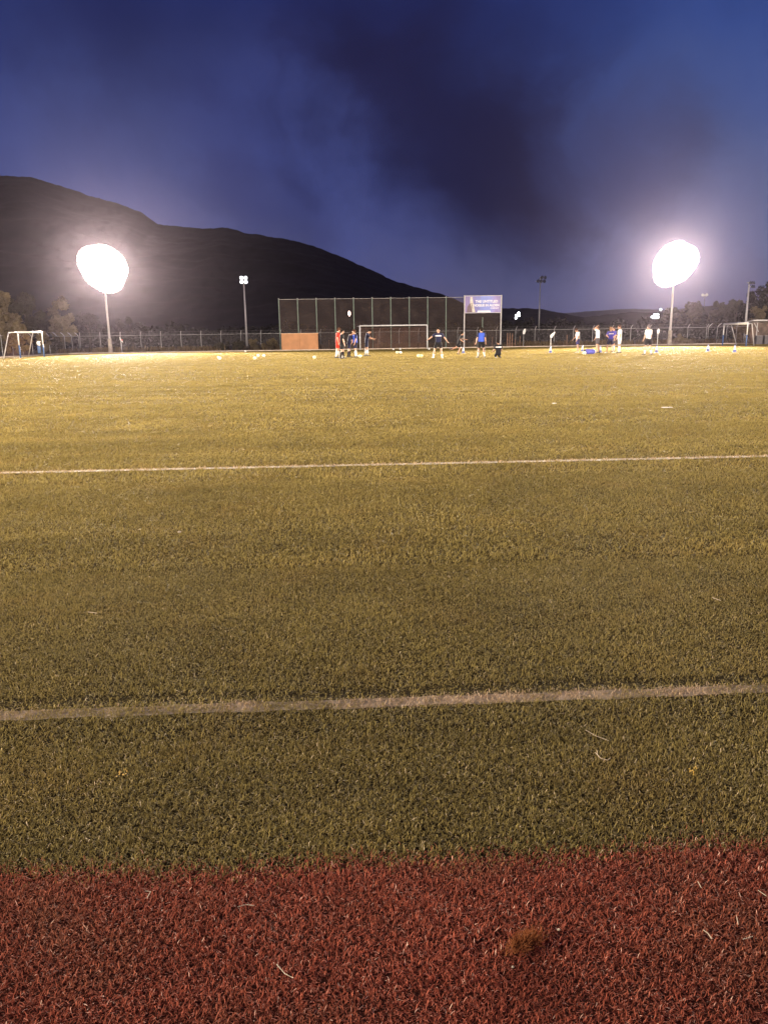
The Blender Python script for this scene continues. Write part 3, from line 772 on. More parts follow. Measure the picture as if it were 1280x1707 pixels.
def text(name, s, x, z, size, parent, m_, y, align='LEFT', rot=(PI / 2, 0, 0), ext=0.004, bold=0.006):
    cu = bpy.data.curves.new(name, 'FONT'); cu.body = s; cu.size = size; cu.extrude = ext; cu.align_x = align; cu.offset = bold
    tmp = bpy.data.objects.new(name, cu); C.objects.link(tmp)
    dg = bpy.context.evaluated_depsgraph_get(); me = bpy.data.meshes.new_from_object(tmp.evaluated_get(dg))
    bpy.data.objects.remove(tmp)
    me.materials.clear(); me.materials.append(m_)
    o = bpy.data.objects.new(name, me); C.objects.link(o); o.parent = parent; o.location = (x, y, z); o.rotation_euler = rot
    return o
M_PRINT = mat('print_white', (0.85, 0.83, 0.88), 0.5, var=0.02)
text('lettering', 'THE UNTITLED', 0.29 * W, zbt + 0.60 * Hb, 0.36, t, M_PRINT, -0.15, bold=0.014)
text('lettering', 'VOGUE IN ALDEN', 0.94 * W, zbt + 0.38 * Hb, 0.34, t, M_PRINT, -0.15, 'RIGHT', bold=0.014)
text('lettering', 'COMPANY', 0.93 * W, zbt + 0.24 * Hb, 0.19, t, M_PRINT, -0.15, 'RIGHT')
# tan rebound board
bY = 84.9
a = AY(470, 583, bY); b = AY(531, 583, bY); zt2 = AY(500, 556, bY).z
t = empty('rebound_board', (a.x, bY, 0), 'tan plywood board standing at the foot of the ball net', 'board')
Wb = b.x - a.x
for i in range(2):
    MB().box((Wb * (i + 0.5) / 2, 0, zt2 / 2), (Wb / 2 - 0.015, 0.05, zt2 - 0.04), bev=0.006).build('panel', M_BOARD, t)
MB().box((Wb / 2, 0, zt2), (Wb + 0.06, 0.10, 0.07)).build('top_cap', mat('board_cap', (0.62, 0.36, 0.20), 0.7), t)
for xx in (0.05, Wb / 2, Wb - 0.05):
    MB().tube((xx, 0.09, 0), (xx, 0.09, zt2 - 0.1), 0.04).tube((xx, 0.09, zt2 * .8), (xx, 0.75, 0), 0.03).build('brace', M_WOODPOST, t)

# ------------------------------------------------------------------ goals
M_GNET = netmat('goal_net', (0.30, 0.17, 0.13), 0.22)
def gpath(t, name, pts, r, m_): return MB().path([Vector(p) for p in pts], r, 10).build(name, m_, t, True)
g0 = AY(600.5, 582, 82); g1 = AY(712, 582, 82); GW = g1.x - g0.x; GH = 2.44
t = empty('football_goal', (g0.x, 82, 0), 'full size white football goal in front of the tall ball net', 'goal')
gpath(t, 'post', [(0, 0, 0), (0, 0, GH)], 0.065, M_WHITE); gpath(t, 'post', [(GW, 0, 0), (GW, 0, GH)], 0.065, M_WHITE)
gpath(t, 'crossbar', [(-0.02, 0, GH), (GW + 0.02, 0, GH)], 0.068, M_WHITE)
for xx, s in ((0, -1), (GW, 1)):
    gpath(t, 'net_support', [(xx, 0.05, GH - 0.02), (xx - 0.28 if s < 0 else xx, 1.3, GH - 0.05)], 0.035, M_WHITE)
mb = MB(); d1, d2 = 1.3, 2.1; zz = GH - 0.06
mb.quad([(0, d1, zz), (GW, d1, zz), (GW, d2, 0.02), (0, d2, 0.02)]); mb.quad([(0, 0, zz), (GW, 0, zz), (GW, d1, zz), (0, d1, zz)])
mb.quad([(0, 0, 0.02), (0, d2, 0.02), (0, d1, zz), (0, 0, zz)]); mb.quad([(GW, 0, 0.02), (GW, d2, 0.02), (GW, d1, zz), (GW, 0, zz)])
mb.build('net', M_GNET, t)

def small_goal(fa, fb, ra, rb, H, label, depth_off, lower_blue=True, cr=0.075):
    """fa, fb: feet of the front posts; ra, rb: feet of the rear stays"""
    o = (fa + fb) / 2; t = empty('portable_goal', o, label, 'goal', 'portable goals at the sides')
    fa, fb, ra, rb = [p - o for p in (fa, fb, ra, rb)]
    up = Vector((0, 0, H)); Z = Vector((0, 0, 1))
    for p in (fa, fb):
        gpath(t, 'post', [p + Z * (H * 0.5 if lower_blue else 0), p + up], 0.05, M_WHITE)
        if lower_blue: gpath(t, 'blue_foot', [p, p + Z * H * 0.5], 0.06, M_BLUE)
    gpath(t, 'crossbar', [fa + up, fb + up], cr, M_WHITE)
    ta = fa + (ra - fa) * depth_off + up * 0.985; tb = fb + (rb - fb) * depth_off + up * 0.985
    gpath(t, 'side_bar', [fa + up, ta], 0.035, M_WHITE); gpath(t, 'side_bar', [fb + up, tb], 0.035, M_WHITE)
    gpath(t, 'rear_stay', [ta, ra], 0.038, M_POLE); gpath(t, 'rear_stay', [tb, rb], 0.038, M_POLE)
    gpath(t, 'ground_bar', [ra, rb], 0.03, M_POLE)
    mb = MB(); mb.quad([ta, tb, rb, ra]); mb.quad([fa + up, fb + up, tb, ta]); mb.build('net', M_GNET, t)
    return t
YL = 60.0
fa = G(35, 597); fb = G(74.5, 595.5); ra = G(7, 598); rb = G(48, 595)
HLg = AY(50, 553.5, fa.y).z
small_goal(fa, fb, ra, rb, HLg, 'portable goal with white crossbar and blue feet at the far left', 0.55)
p = G(69.5, 595.5); hz = AY(68, 572, fb.y).z
bg_ = empty('kit_bundle', (p.x, fb.y - 0.12, 0), 'white bundle with blue cloth hanging on the left goal post', 'bundle')
MB().ball((0, 0, hz), 0.17, 12, 8, (0.9, 0.7, 1.1)).ball((0.06, 0, hz - 0.1), 0.12).build('white_cloth', M_WHITE, bg_, True)
MB().loft([((0, 0, hz - 0.12), (0.1, 0, 0), (0, 0.05, 0)), ((0.02, 0, hz * 0.62), (0.15, 0, 0), (0, 0.05, 0)), ((0.0, 0, hz * 0.28), (0.12, 0, 0), (0, 0.04, 0))], 12).build('blue_cloth', M_BLUE, bg_, True)
fa = G(1203.5, 576); fb = G(1242.5, 577.5); ra = G(1227, 575); rb = G(1254.5, 575.5)
HRg = AY(1220, 540.5, fa.y).z
ra = Vector((AY(1227, 575, fa.y + 1.1).x, fa.y + 1.1, 0)); rb = Vector((AY(1256, 575, fb.y + 1.1).x, fb.y + 1.1, 0))
small_goal(fa, fb, ra, rb, HRg, 'portable goal with white crossbar at the far right', 0.5, cr=0.105)

# ------------------------------------------------------------------ shelter at the right edge
SY = 80.0
s0 = AY(1252, 575, SY).x
t = empty('team_shelter', (s0, SY, 0), 'team shelter with a white roof edge at the right edge of the photo', 'shelter')
zr = AY(1266, 535.5, SY).z
MB().box((2.6, 0.8, zr), (5.4, 1.9, 0.10), rot=Matrix.Rotation(R(-6), 3, 'X'), bev=0.02).build('roof', M_WHITE, t)
m_shed = mat('shed_wall', (0.13, 0.09, 0.07), 0.9, var=0.4, vscale=1.3)
MB().box((2.8, 1.7, zr / 2), (4.6, 0.06, zr - 0.15)).build('rear_wall', m_shed, t)
for xx in (0.55, 2.0, 3.6, 5.0): MB().box((xx, 0.25, zr / 2), (0.07, 0.07, zr - 0.05)).build('post', M_POLE if xx < 1 else M_WOODPOST, t)
MB().tube((0.1, 0.1, zr - 0.1), (0.65, 0.1, zr * 0.55), 0.04).build('strut', M_POLE, t)
MB().box((2.9, 1.2, 0.42), (4.2, 0.4, 0.05)).box((1.2, 1.2, 0.2), (0.06, 0.3, 0.4)).box((4.6, 1.2, 0.2), (0.06, 0.3, 0.4)).build('bench', M_WOODPOST, t)
GB = 'dark boxes under the shelter'
for xx, wd_, lb in ((0.50, 0.62, 'dark grey box at the left end of the shelter'), (1.28, 0.5, 'dark grey box second from the left under the shelter')):
    b_ = empty('equipment_box', (s0 + xx, SY - 0.35, 0), lb, 'box', GB)
    MB().box((0, 0, 0.42), (wd_, 0.45, 0.82), bev=0.03).build('body', mat('box_grey', (0.12, 0.11, 0.115), 0.7), b_)
    MB().box((0, 0, 0.86), (wd_ + 0.04, 0.49, 0.06), bev=0.015).build('lid', mat('lid_grey', (0.20, 0.185, 0.18), 0.6), b_)

# ------------------------------------------------------------------ cones, marker poles, corner flag
M_CONE = mat('cone_blue', (0.13, 0.16, 0.42), 0.5, var=0.08)
M_CONEW = mat('cone_white', (0.78, 0.78, 0.82), 0.5, var=0.05)
def cone_at(loc, label, h=0.42):
    t = empty('traffic_cone', loc, label, 'cone', 'blue training cones')
    r0 = 0.11
    def rr(f): return r0 * (1 - f) + 0.028 * f
    def seg(f0, f1, m_, nm, o=0.0): MB().loft([((0, 0, 0.03 + h * f), (rr(f) + o, 0, 0), (0, rr(f) + o, 0)) for f in (f0, f1)], 18).build(nm, m_, t, True)
    seg(0, 1, M_CONE, 'cone_body'); seg(0.30, 0.85, M_CONEW, 'lit_side_band', 0.004)  # white band paints in the lit side of the blue cone
    MB().box((0, 0, 0.015), (0.26, 0.26, 0.03), bev=0.008).build('base', M_CONEW, t)
    return t
cone_at(G(772, 589), 'blue cone below the left post of the billboard')
cone_at(G(917, 588.5), 'blue cone holding the slanting white flag', 0.46)
cone_at(G(970, 586), 'blue cone half hidden behind the blue kit bag')
cone_at(G(1000, 588), 'blue cone by the feet of the player in grey shorts', 0.46)
cone_at(G(1093.5, 588), 'blue cone under the marker pole right of the white shirted player', 0.46)
cone_at(G(1179, 586), 'blue cone in front left of the right goal', 0.46)
cone_at(G(1223.5, 587.5), 'blue cone directly in front of the right goal', 0.46)
def flagpole(px, base_y, top_y, label, shape, Y=None, knob=False, lean=0.0, red=False):
    p = G(px, base_y) if Y is None else AD(px, Y)
    h = AY(px, top_y, p.y).z
    t = empty('marker_flag', p, label, 'marker flag', 'white marker flags')
    MB().tube((0, 0, 0.0), (lean * 0.5, 0, h), 0.016, n=8).build('pole', M_WHITE if not red else M_CONEW, t)
    mb = MB()
    pts = [Vector((x + lean * 0.5, 0.0, h + z)) for x, z in shape]
    v0 = [mb.bm.verts.new(q + Vector((0, -0.006 - 0.02 * math.sin(i), 0))) for i, q in enumerate(pts)]
    v1 = [mb.bm.verts.new(q + Vector((0, 0.006 - 0.02 * math.sin(i), 0))) for i, q in enumerate(pts)]
    mb.bm.faces.new(v0); mb.bm.faces.new(list(reversed(v1)))
    for i in range(len(pts)): mb.bm.faces.new((v0[i], v1[i], v1[(i + 1) % len(pts)], v0[(i + 1) % len(pts)]))
    mb.build('flag', M_WHITE, t)
    if red:
        MB().box((0.09, 0, h - 0.05), (0.16, 0.02, 0.12)).build('red_patch', mat('flag_red', (0.6, 0.06, 0.05), 0.7), t)
    return t
flagpole(917, 588, 561, 'slanting white flag on a pole standing in a blue cone', [(-0.06, -0.06), (0.08, -0.08), (0.26, 0.2), (0.3, 0.34), (0.12, 0.24), (-0.04, 0.1)])
flagpole(872, 582, 554, 'white leaf shaped flag in front of the far fence right of the billboard', [(-0.1, -0.22), (0.12, -0.18), (0.24, 0.12), (0.2, 0.42), (0.04, 0.36), (-0.1, 0.1)], Y=90)
flagpole(1094, 588, 551, 'marker pole with a small white tip right of the white shirted player', [(-0.05, -0.18), (0.07, -0.18), (0.1, 0.0), (0.04, 0.14), (-0.06, 0.02)])
flagpole(203, 586, 566, 'corner flag with a limp white and red cloth right of the left lit mast', [(-0.02, 0.1), (-0.14, 0.3), (-0.1, -0.05), (0.06, -0.2), (0.22, -0.34), (0.1, -0.05)], Y=83.0, red=True)

# ------------------------------------------------------------------ balls
m_ball = bpy.data.materials.new('ball_leather'); m_ball.use_nodes = True
bt = NT(m_ball.node_tree); bb = bt.n['Principled BSDF']
vo = bt.new('ShaderNodeTexVoronoi'); vo.inputs['Scale'].default_value = 9.0; bt.put(vo.inputs['Vector'], bt.new('ShaderNodeTexCoord').outputs['Object'])
bt.put(bb.inputs['Base Color'], bt.mix(bt.rng(vo.outputs['Distance'], 0.16, 0.2), (0.12, 0.12, 0.14), (0.82, 0.80, 0.72))); bb.inputs['Roughness'].default_value = 0.4
m_yball = mat('ball_yellow', (0.85, 0.80, 0.50), 0.4, var=0.1, vscale=20)
def ball(px, py, label, m_=m_ball, r=0.11):
    mb = MB(); mb.ball((0, 0, r), r, 20, 14); o = mb.build('football', m_, None, True); o.location = G(px, py)
    tag(o, label, 'ball', 'footballs lying on the pitch')
ball(366.5, 600, 'white football farthest left, alone on the pitch')
ball(425, 600, 'small pale football nearest the viewer in the left group', m_yball)
ball(430.5, 595.5, 'white football left in the pair of the left group')
ball(440, 595.5, 'white football with dark patches right in the pair of the left group')
ball(409.5, 587.5, 'white football near the far edge below the small lit pole')
ball(524.5, 598.5, 'pale football in front of the tan board', m_yball)
ball(571.5, 598, 'football at the feet of the player in red')
ball(600, 596.5, 'yellow football at the feet of the blue bib player by the goal', m_yball)
ball(655.5, 584, 'white football just in front of the goal line')
ball(667, 583.5, 'white football before the middle of the goal, farther back')
ball(662, 590, 'yellowish football left in the pair before the goal', m_yball)
ball(667.5, 590, 'white football right in the pair before the goal')
ball(697.5, 596, 'bright yellow football left in the near pair before the goal', m_yball)
ball(701.8, 596, 'bright yellow football right in the near pair before the goal', mat('ball_lime', (0.82, 0.80, 0.36), 0.4, var=0.1, vscale=20))
ball(973.5, 591.5, 'pale green football leaning on the blue kit bag', mat('ball_pale', (0.72, 0.80, 0.5), 0.4, var=0.1, vscale=20))
ball(715, 583.5, 'white football beside the right post of the centre goal')

# kit bag
p = G(982, 590.5)
t = empty('kit_bag', p, 'blue duffel kit bag with dark end lying on the pitch among the players', 'bag', rz=R(6))
X1 = Vector((1, 0, 0))
MB().loft([((x, 0, 0.17), (0, 0.16 * f, 0), (0, 0, 0.16 * f)) for x, f in ((-0.30, 0.85), (-0.25, 1), (0.25, 1.0), (0.33, 0.8))], 16).build('body', mat('bag_blue', (0.09, 0.09, 0.42), 0.7, var=0.2), t, True)
MB().loft([((x, 0, 0.17), (0, 0.165 * f, 0), (0, 0, 0.165 * f)) for x, f in ((-0.42, 0.6), (-0.38, 0.85), (-0.29, 0.9))], 16).build('dark_end', M_DARK, t, True)
MB().loft([((x, 0, 0.15), (0, 0.14 * f, 0), (0, 0, 0.14 * f)) for x, f in ((0.335, 0.85), (0.43, 0.5))], 16).build('white_end', M_WHITE, t, True)
MB().path([(-0.2, -0.02, 0.32), (-0.1, -0.04, 0.40), (0.1, -0.04, 0.40), (0.2, -0.02, 0.32)], 0.014).build('handle', M_DARK, t)

# ------------------------------------------------------------------ people
def remeshed(mb, name, m_, parent, voxel, smooth_it=3):
    tmp = mb.build('tmp', m_, None)
    md = tmp.modifiers.new('r', 'REMESH'); md.mode = 'VOXEL'; md.voxel_size = voxel; md.use_smooth_shade = True
    ms = tmp.modifiers.new('s', 'SMOOTH'); ms.factor = 0.5; ms.iterations = smooth_it
    dg = bpy.context.evaluated_depsgraph_get(); me = bpy.data.meshes.new_from_object(tmp.evaluated_get(dg)); me.name = name
    old = tmp.data; bpy.data.objects.remove(tmp); bpy.data.meshes.remove(old)
    me.materials.clear(); me.materials.append(m_)
    o = bpy.data.objects.new(name, me); C.objects.link(o); o.parent = parent
    return o
SKIN = mat('skin', (0.52, 0.30, 0.20), 0.55, var=0.06, vscale=20)
SKIN2 = mat('skin_tan', (0.42, 0.23, 0.15), 0.55, var=0.06, vscale=20)
HAIR_D = mat('hair_dark', (0.018, 0.013, 0.010), 0.95, spec=0.03); HAIR_B = mat('hair_brown', (0.08, 0.04, 0.025), 0.95, spec=0.03); HAIR_L = mat('hair_blond', (0.42, 0.25, 0.13), 0.95, spec=0.03)
EYE = mat('eye', (0.03, 0.02, 0.02), 0.2)
def cloth(name, col, **k): return mat('cloth_' + name, col, 0.85, var=0.12, vscale=9, bump=0.3, bscale=25, spec=0.2, **k)
RED = cloth('red', (0.72, 0.035, 0.02)); NAVY = cloth('navy', (0.020, 0.022, 0.055)); BLACK = cloth('black', (0.014, 0.013, 0.015))
BLUE = cloth('blue', (0.05, 0.10, 0.50)); WHITE = cloth('white', (0.80, 0.79, 0.77)); GREY = cloth('grey', (0.08, 0.07, 0.075)); VIOLET = cloth('violet', (0.06, 0.05, 0.33))
BOOT = mat('boot', (0.05, 0.045, 0.045), 0.4); BOOTW = mat('boot_white', (0.7, 0.7, 0.66), 0.4)

def person(px, foot, top, label, yaw, shirt, shorts, socks, hair=HAIR_D, skin=SKIN, bib=None, H=None, lean=0, side=0, headp=0, heady=0,
           la=(5, 8, 10), ra=(5, 8, 10), ll=(3, 3, 4), rl=(-3, 3, 4), sock_h=0.85, boots=BOOT, extra=None, loose=1.0, depth=0.0, stripe=None):
    """la/ra: swing forward, out, elbow bend (, elbow inwards); ll/rl: swing forward, out, knee bend"""
    p = G(px, foot)
    if depth: p = AD(px, p.y + depth)
    if H is None: H = AY(px, top, p.y).z
    t = empty('person', p, label, 'person', 'players training on the far half of the pitch', rz=R(yaw))
    h = H
    def sag(a, o, s):                # direction: forward angle a, outward angle o, s=+1 left
        a, o = R(a), R(o); d = Vector((math.sin(a), 0, -math.cos(a)))
        return Vector((d.x, s * math.sin(o) * abs(d.z) if abs(d.z) > 0.2 else s * math.sin(o) * 0.4, d.z * math.cos(o))).normalized()
    pel = Vector((0, 0, 0.53 * h))
    TR = Matrix.Rotation(R(lean), 3, 'Y') @ Matrix.Rotation(R(side), 3, 'X')
    def tp(x, y, z): return pel + TR @ Vector((x * h, y * h, z * h))   # torso frame
    J = {}
    for nm, s, A in (('L', 1, ll), ('R', -1, rl)):
        hip = pel + Vector((0, s * 0.052 * h, -0.01 * h))
        kn = hip + sag(A[0], A[1], s) * 0.245 * h
        an = kn + sag(A[0] - A[2], A[1] * 0.6, s) * 0.235 * h
        fa_ = A[3] if len(A) > 3 else 0
        sd = sag(A[0] - A[2], 0, s)
        fdir = Vector((1, s * 0.18, 0)).normalized() if (an.z < 99 and A[2] < 50) else Vector((-sd.z, s * 0.1, sd.x)).normalized()
        if A[2] > 120: fdir = Vector((-1, 0, -0.05)).normalized()
        J[nm + 'hip'], J[nm + 'kn'], J[nm + 'an'], J[nm + 'fd'] = hip, kn, an, fdir
    for nm, s, A in (('L', 1, la), ('R', -1, ra)):
        sh = tp(0.0, s * 0.105, 0.275)
        inn = A[3] if len(A) > 3 else 0
        el = sh + sag(A[0], A[1], s) * 0.165 * h
        wr = el + sag(A[0] + A[2], A[1] - inn, s) * 0.145 * h
        J[nm + 'sh'], J[nm + 'el'], J[nm + 'wr'], J[nm + 'hd'] = sh, el, wr, (wr - el).normalized()
    neck = tp(0.005, 0, 0.30); HR_ = TR @ Matrix.Rotation(R(heady), 3, 'Z') @ Matrix.Rotation(R(headp), 3, 'Y')
    hc = neck + HR_ @ Vector((0.012 * h, 0, 0.095 * h))
    low = min(J['Lan'].z, J['Ran'].z, J['Lkn'].z - 0.0, J['Rkn'].z) - 0.042 * h
    dz = Vector((0, 0, -low))
    for k_ in J:
        if not k_.endswith(('fd', 'hd')): J[k_] = J[k_] + dz
    pel += dz; neck += dz; hc += dz
    ex = TR @ Vector((1, 0, 0)); ey = TR @ Vector((0, 1, 0))
    # body: one skin surface
    mb = MB()
    def torso(mb, rows, o=0.0):
        mb.loft([(tp(x, 0, z), ex * ((a * h) + o), ey * ((b * h) + o)) for x, z, a, b in rows], 22)
    rows = [(0, -0.045, 0.045, 0.075), (0, -0.02, 0.062, 0.092), (0, 0.04, 0.058, 0.088), (0, 0.10, 0.053, 0.080), (0.004, 0.18, 0.062, 0.093), (0.004, 0.245, 0.062, 0.105), (0, 0.285, 0.045, 0.092), (0, 0.305, 0.028, 0.045)]
    torso(mb, rows)
    mb.caps(neck - TR @ Vector((0, 0, 0.02 * h)), hc - HR_ @ Vector((0.01 * h, 0, 0.04 * h)), 0.034 * h, 0.031 * h)
    mb.ball(hc, 0.062 * h, 18, 12, (1.0, 0.82, 1.12), HR_)
    mb.ball(hc + HR_ @ Vector((0.018, 0, -0.04)) * h, 0.038 * h, 14, 9, (1.0, 0.85, 0.9), HR_)
    mb.ball(hc + HR_ @ Vector((0.064, 0, -0.012)) * h, 0.011 * h, 8, 6, (1, 0.8, 1.5), HR_)
    for s in (1, -1): mb.ball(hc + HR_ @ Vector((-0.004, s * 0.051, -0.006)) * h, 0.015 * h, 8, 6, (0.8, 0.5, 1.3), HR_)
    for nm in 'LR':
        s = 1 if nm == 'L' else -1
        hip, kn, an, fd = J[nm + 'hip'], J[nm + 'kn'], J[nm + 'an'], J[nm + 'fd']
        mb.caps(hip, kn, 0.052 * h, 0.031 * h); calf = kn.lerp(an, 0.3) - fd * 0.006 * h
        mb.caps(kn, calf, 0.030 * h, 0.034 * h); mb.caps(calf, an, 0.033 * h, 0.019 * h)
        mb.caps(an - fd * 0.015 * h - Vector((0, 0, 0.018 * h)), an + fd * 0.095 * h - Vector((0, 0, 0.025 * h)), 0.02 * h, 0.016 * h)
        sh, el, wr, hd = J[nm + 'sh'], J[nm + 'el'], J[nm + 'wr'], J[nm + 'hd']
        mb.caps(sh, el, 0.031 * h, 0.023 * h); mb.caps(el, el.lerp(wr, 0.35), 0.024 * h, 0.024 * h); mb.caps(el.lerp(wr, 0.35), wr, 0.024 * h, 0.015 * h)
        q_ = hd.to_track_quat('Z', 'X').to_matrix(); ax, by = q_ @ Vector((1, 0, 0)), q_ @ Vector((0, 1, 0))
        mb.ball(wr + hd * 0.028 * h, 0.028 * h, 12, 8, (0.5, 0.85, 1.1), q_)
        for fi, (o_, ln_) in enumerate(((-0.018, 0.036), (-0.006, 0.043), (0.006, 0.041), (0.018, 0.032))):
            b0 = wr + hd * 0.048 * h + by * o_ * h; b1 = b0 + (hd + ax * 0.15).normalized() * ln_ * h * 0.55; b2 = b1 + (hd + ax * 0.9).normalized() * ln_ * h * 0.45
            mb.caps(b0, b1, 0.0056 * h, 0.0052 * h, 8); mb.caps(b1, b2, 0.0052 * h, 0.0046 * h, 8)
        b0 = wr + hd * 0.018 * h - by * 0.020 * h; mb.caps(b0, b0 + (hd - by * 0.7 + ax * 0.4).normalized() * 0.034 * h, 0.0065 * h, 0.0052 * h, 8)
    remeshed(mb, 'body', skin, t, 0.0095, 2)
    # face
    for s in (1, -1):
        MB().ball(hc + HR_ @ Vector((0.056, s * 0.021, 0.006)) * h, 0.0065 * h, 8, 6).build('eye', EYE, t, True)
    MB().ball(hc + HR_ @ Vector((0.054, 0, -0.042)) * h, 0.012 * h, 8, 6, (0.4, 1.2, 0.3), HR_).build('mouth', mat('lips', (0.35, 0.12, 0.10), 0.5), t, True)
    # hair
    mb = MB(); mb.ball(hc + HR_ @ Vector((-0.010, 0, 0.016)) * h, 0.066 * h, 18, 12, (0.98, 0.88, 1.02), HR_)
    mb.ball(hc + HR_ @ Vector((-0.030, 0, -0.010)) * h, 0.045 * h, 12, 8, (0.9, 1.05, 1.1), HR_)
    for _ in range(9): mb.ball(hc + HR_ @ Vector((random.uniform(-.03, .03), random.uniform(-.035, .035), 0.07)) * h, 0.018 * h, 8, 6)
    remeshed(mb, 'hair', hair, t, 0.012, 2)
    # shirt
    mb = MB()
    r2 = [(0, -0.035, 0.064, 0.094), (0, 0.0, 0.064, 0.092), (0, 0.06, 0.062, 0.088), (0, 0.12, 0.060, 0.086), (0.004, 0.18, 0.066, 0.097), (0.004, 0.25, 0.066, 0.108), (0, 0.288, 0.049, 0.094), (0, 0.306, 0.036, 0.048)]
    torso(mb, r2, 0.012 * loose)
    for nm in 'LR':
        sh, el = J[nm + 'sh'], J[nm + 'el']; e2 = sh.lerp(el, 0.78)
        mb.caps(sh, sh.lerp(el, 0.2), 0.040 * h, 0.039 * h); mb.tube(sh, e2, 0.040 * h, 0.037 * h, 16)
    st = remeshed(mb, 'shirt', shirt, t, 0.013, 2)
    if stripe:
        mb = MB(); mb.loft([(tp(0, 0, z), ex * (0.066 * h + 0.022), ey * (0.100 * h + 0.022)) for z in (0.20, 0.235)], 22, cap=False); mb.build('chest_band', stripe, st)
    if bib:
        mb = MB(); torso(mb, r2[1:-1], 0.024); remeshed(mb, 'bib', bib, t, 0.013, 2)
    # shorts
    if shorts is not None:
        mb = MB(); torso(mb, [(0, -0.05, 0.056, 0.086), (0, -0.02, 0.068, 0.098), (0, 0.03, 0.062, 0.093)], 0.010)
        for nm in 'LR':
            hip, kn = J[nm + 'hip'], J[nm + 'kn']; e2 = hip.lerp(kn, 0.78)
            mb.caps(hip, hip.lerp(kn, 0.25), 0.058 * h, 0.056 * h); mb.tube(hip, e2, 0.058 * h, 0.050 * h, 18)
        remeshed(mb, 'shorts', shorts, t, 0.013, 2)
    for nm in 'LR':
        kn, an, fd = J[nm + 'kn'], J[nm + 'an'], J[nm + 'fd']
        k0 = kn.lerp(an, 1 - sock_h); calf = kn.lerp(an, max(0.32, 1 - sock_h))
        if socks:
            mb = MB(); mb.tube(k0, calf, 0.0355 * h, 0.038 * h, 16); mb.tube(calf, an, 0.038 * h, 0.024 * h, 16); mb.build('sock', socks, t, True)
        z_ = Vector((0, 0, 1)); dn = (an - kn).normalized() * 0.020 * h
        mb = MB(); mb.caps(an - fd * 0.018 * h + dn, an + fd * 0.05 * h + dn * 1.25, 0.028 * h, 0.025 * h); mb.caps(an + fd * 0.05 * h + dn * 1.25, an + fd * 0.105 * h + dn * 1.4, 0.025 * h, 0.018 * h)
        remeshed(mb, 'boot', boots, t, 0.012, 2)
    return t
person(563.5, 597, 546, 'player in full red kit with white socks standing left of the goal', 8, RED, RED, WHITE, HAIR_B, ll=(8, 4, 6), rl=(-8, 4, 4), la=(20, 8, 25), ra=(-12, 14, 20), lean=4, headp=10)
person(570, 598.5, 549, 'player in black half hidden just behind the red player', 10, BLACK, BLACK, BLACK, HAIR_D, ll=(10, 3, 5), rl=(-6, 3, 3), la=(5, 10, 10), ra=(8, 6, 8), depth=0.4)
person(582, 596, 551, 'player in dark navy kit bending forward right of the red player', 20, NAVY, NAVY, BLACK, HAIR_D, lean=14, ll=(12, 5, 12), rl=(-8, 5, 6), la=(30, 10, 20), ra=(10, 10, 10), headp=8)
person(592.5, 596, 549, 'player in blue bib and white socks beside the left goal post', 200, NAVY, NAVY, WHITE, HAIR_B, bib=BLUE, ll=(8, 10, 8), rl=(-8, 10, 6), la=(8, 10, 15), ra=(8, 10, 15), headp=12)
person(611.5, 594, 547.5, 'player in dark navy kit just inside the left goal post with head bowed', 0, NAVY, NAVY, WHITE, HAIR_D, lean=8, headp=28, ll=(6, 3, 5), rl=(-6, 3, 5), la=(25, 8, 45), ra=(30, 6, 50))
person(730.5, 597, 546, 'player in dark kit striding with both arms flung out right of the goal', 255, NAVY, BLACK, WHITE, HAIR_D, ll=(14, 12, 22), rl=(-4, 20, 8), la=(-10, 38, 10), ra=(10, 52, 25), sock_h=0.35, boots=BOOTW, headp=8, stripe=mat('band_white', (0.75, 0.73, 0.75), 0.8))
person(764.5, 591, 550, 'running player in dark kit with one leg kicked out behind', 12, BLACK, BLACK, None, HAIR_D, lean=22, ll=(22, 3, 48), rl=(-38, 4, 42), la=(45, 6, 35), ra=(-30, 14, 80), skin=SKIN2, headp=-8)
person(801.5, 596.5, 545.5, 'player in blue bib and black shorts standing with back turned below the billboard', 95, NAVY, BLACK, WHITE, HAIR_D, bib=BLUE, ll=(5, 7, 4), rl=(-6, 7, 6), la=(4, 12, 8), ra=(6, 12, 12), sock_h=0.6)
person(830, 597, 571, 'player in black with a white shoulder band kneeling with back turned', 92, BLACK, BLACK, BLACK, HAIR_D, H=1.62, ll=(72, 8, 152), rl=(72, 8, 152), la=(25, 10, 40), ra=(25, 10, 40), headp=14, stripe=mat('band_white', (0.75, 0.73, 0.75), 0.8))
person(962, 588, 546.5, 'boy in white shirt and navy shorts looking down to the left', 188, WHITE, cloth('navy2', (0.05, 0.05, 0.17)), None, HAIR_B, lean=2, headp=34, ll=(6, 4, 8), rl=(-4, 4, 4), la=(10, 6, 20), ra=(14, 6, 30), boots=BOOTW)
person(994.5, 588.5, 542.5, 'player in white shirt and long grey shorts with hands near the head', 160, WHITE, GREY, None, HAIR_B, ll=(4, 8, 6), rl=(-6, 8, 4), la=(120, 25, 110), ra=(10, 8, 20), sock_h=0.3)
person(1016, 588.5, 545, 'player in violet blue shirt with white yoke, hands on hips', 100, VIOLET, NAVY, None, HAIR_L, ll=(8, 12, 10), rl=(-4, 10, 6), la=(-15, 38, 30, 95), ra=(-15, 38, 30, 95), stripe=mat('band_white', (0.75, 0.73, 0.75), 0.8), boots=BOOTW)
person(1021.5, 586.5, 545, 'player half hidden behind the violet shirted one', 200, VIOLET, GREY, WHITE, HAIR_B, skin=SKIN, la=(10, 10, 10), ra=(14, 8, 20), depth=0.5)
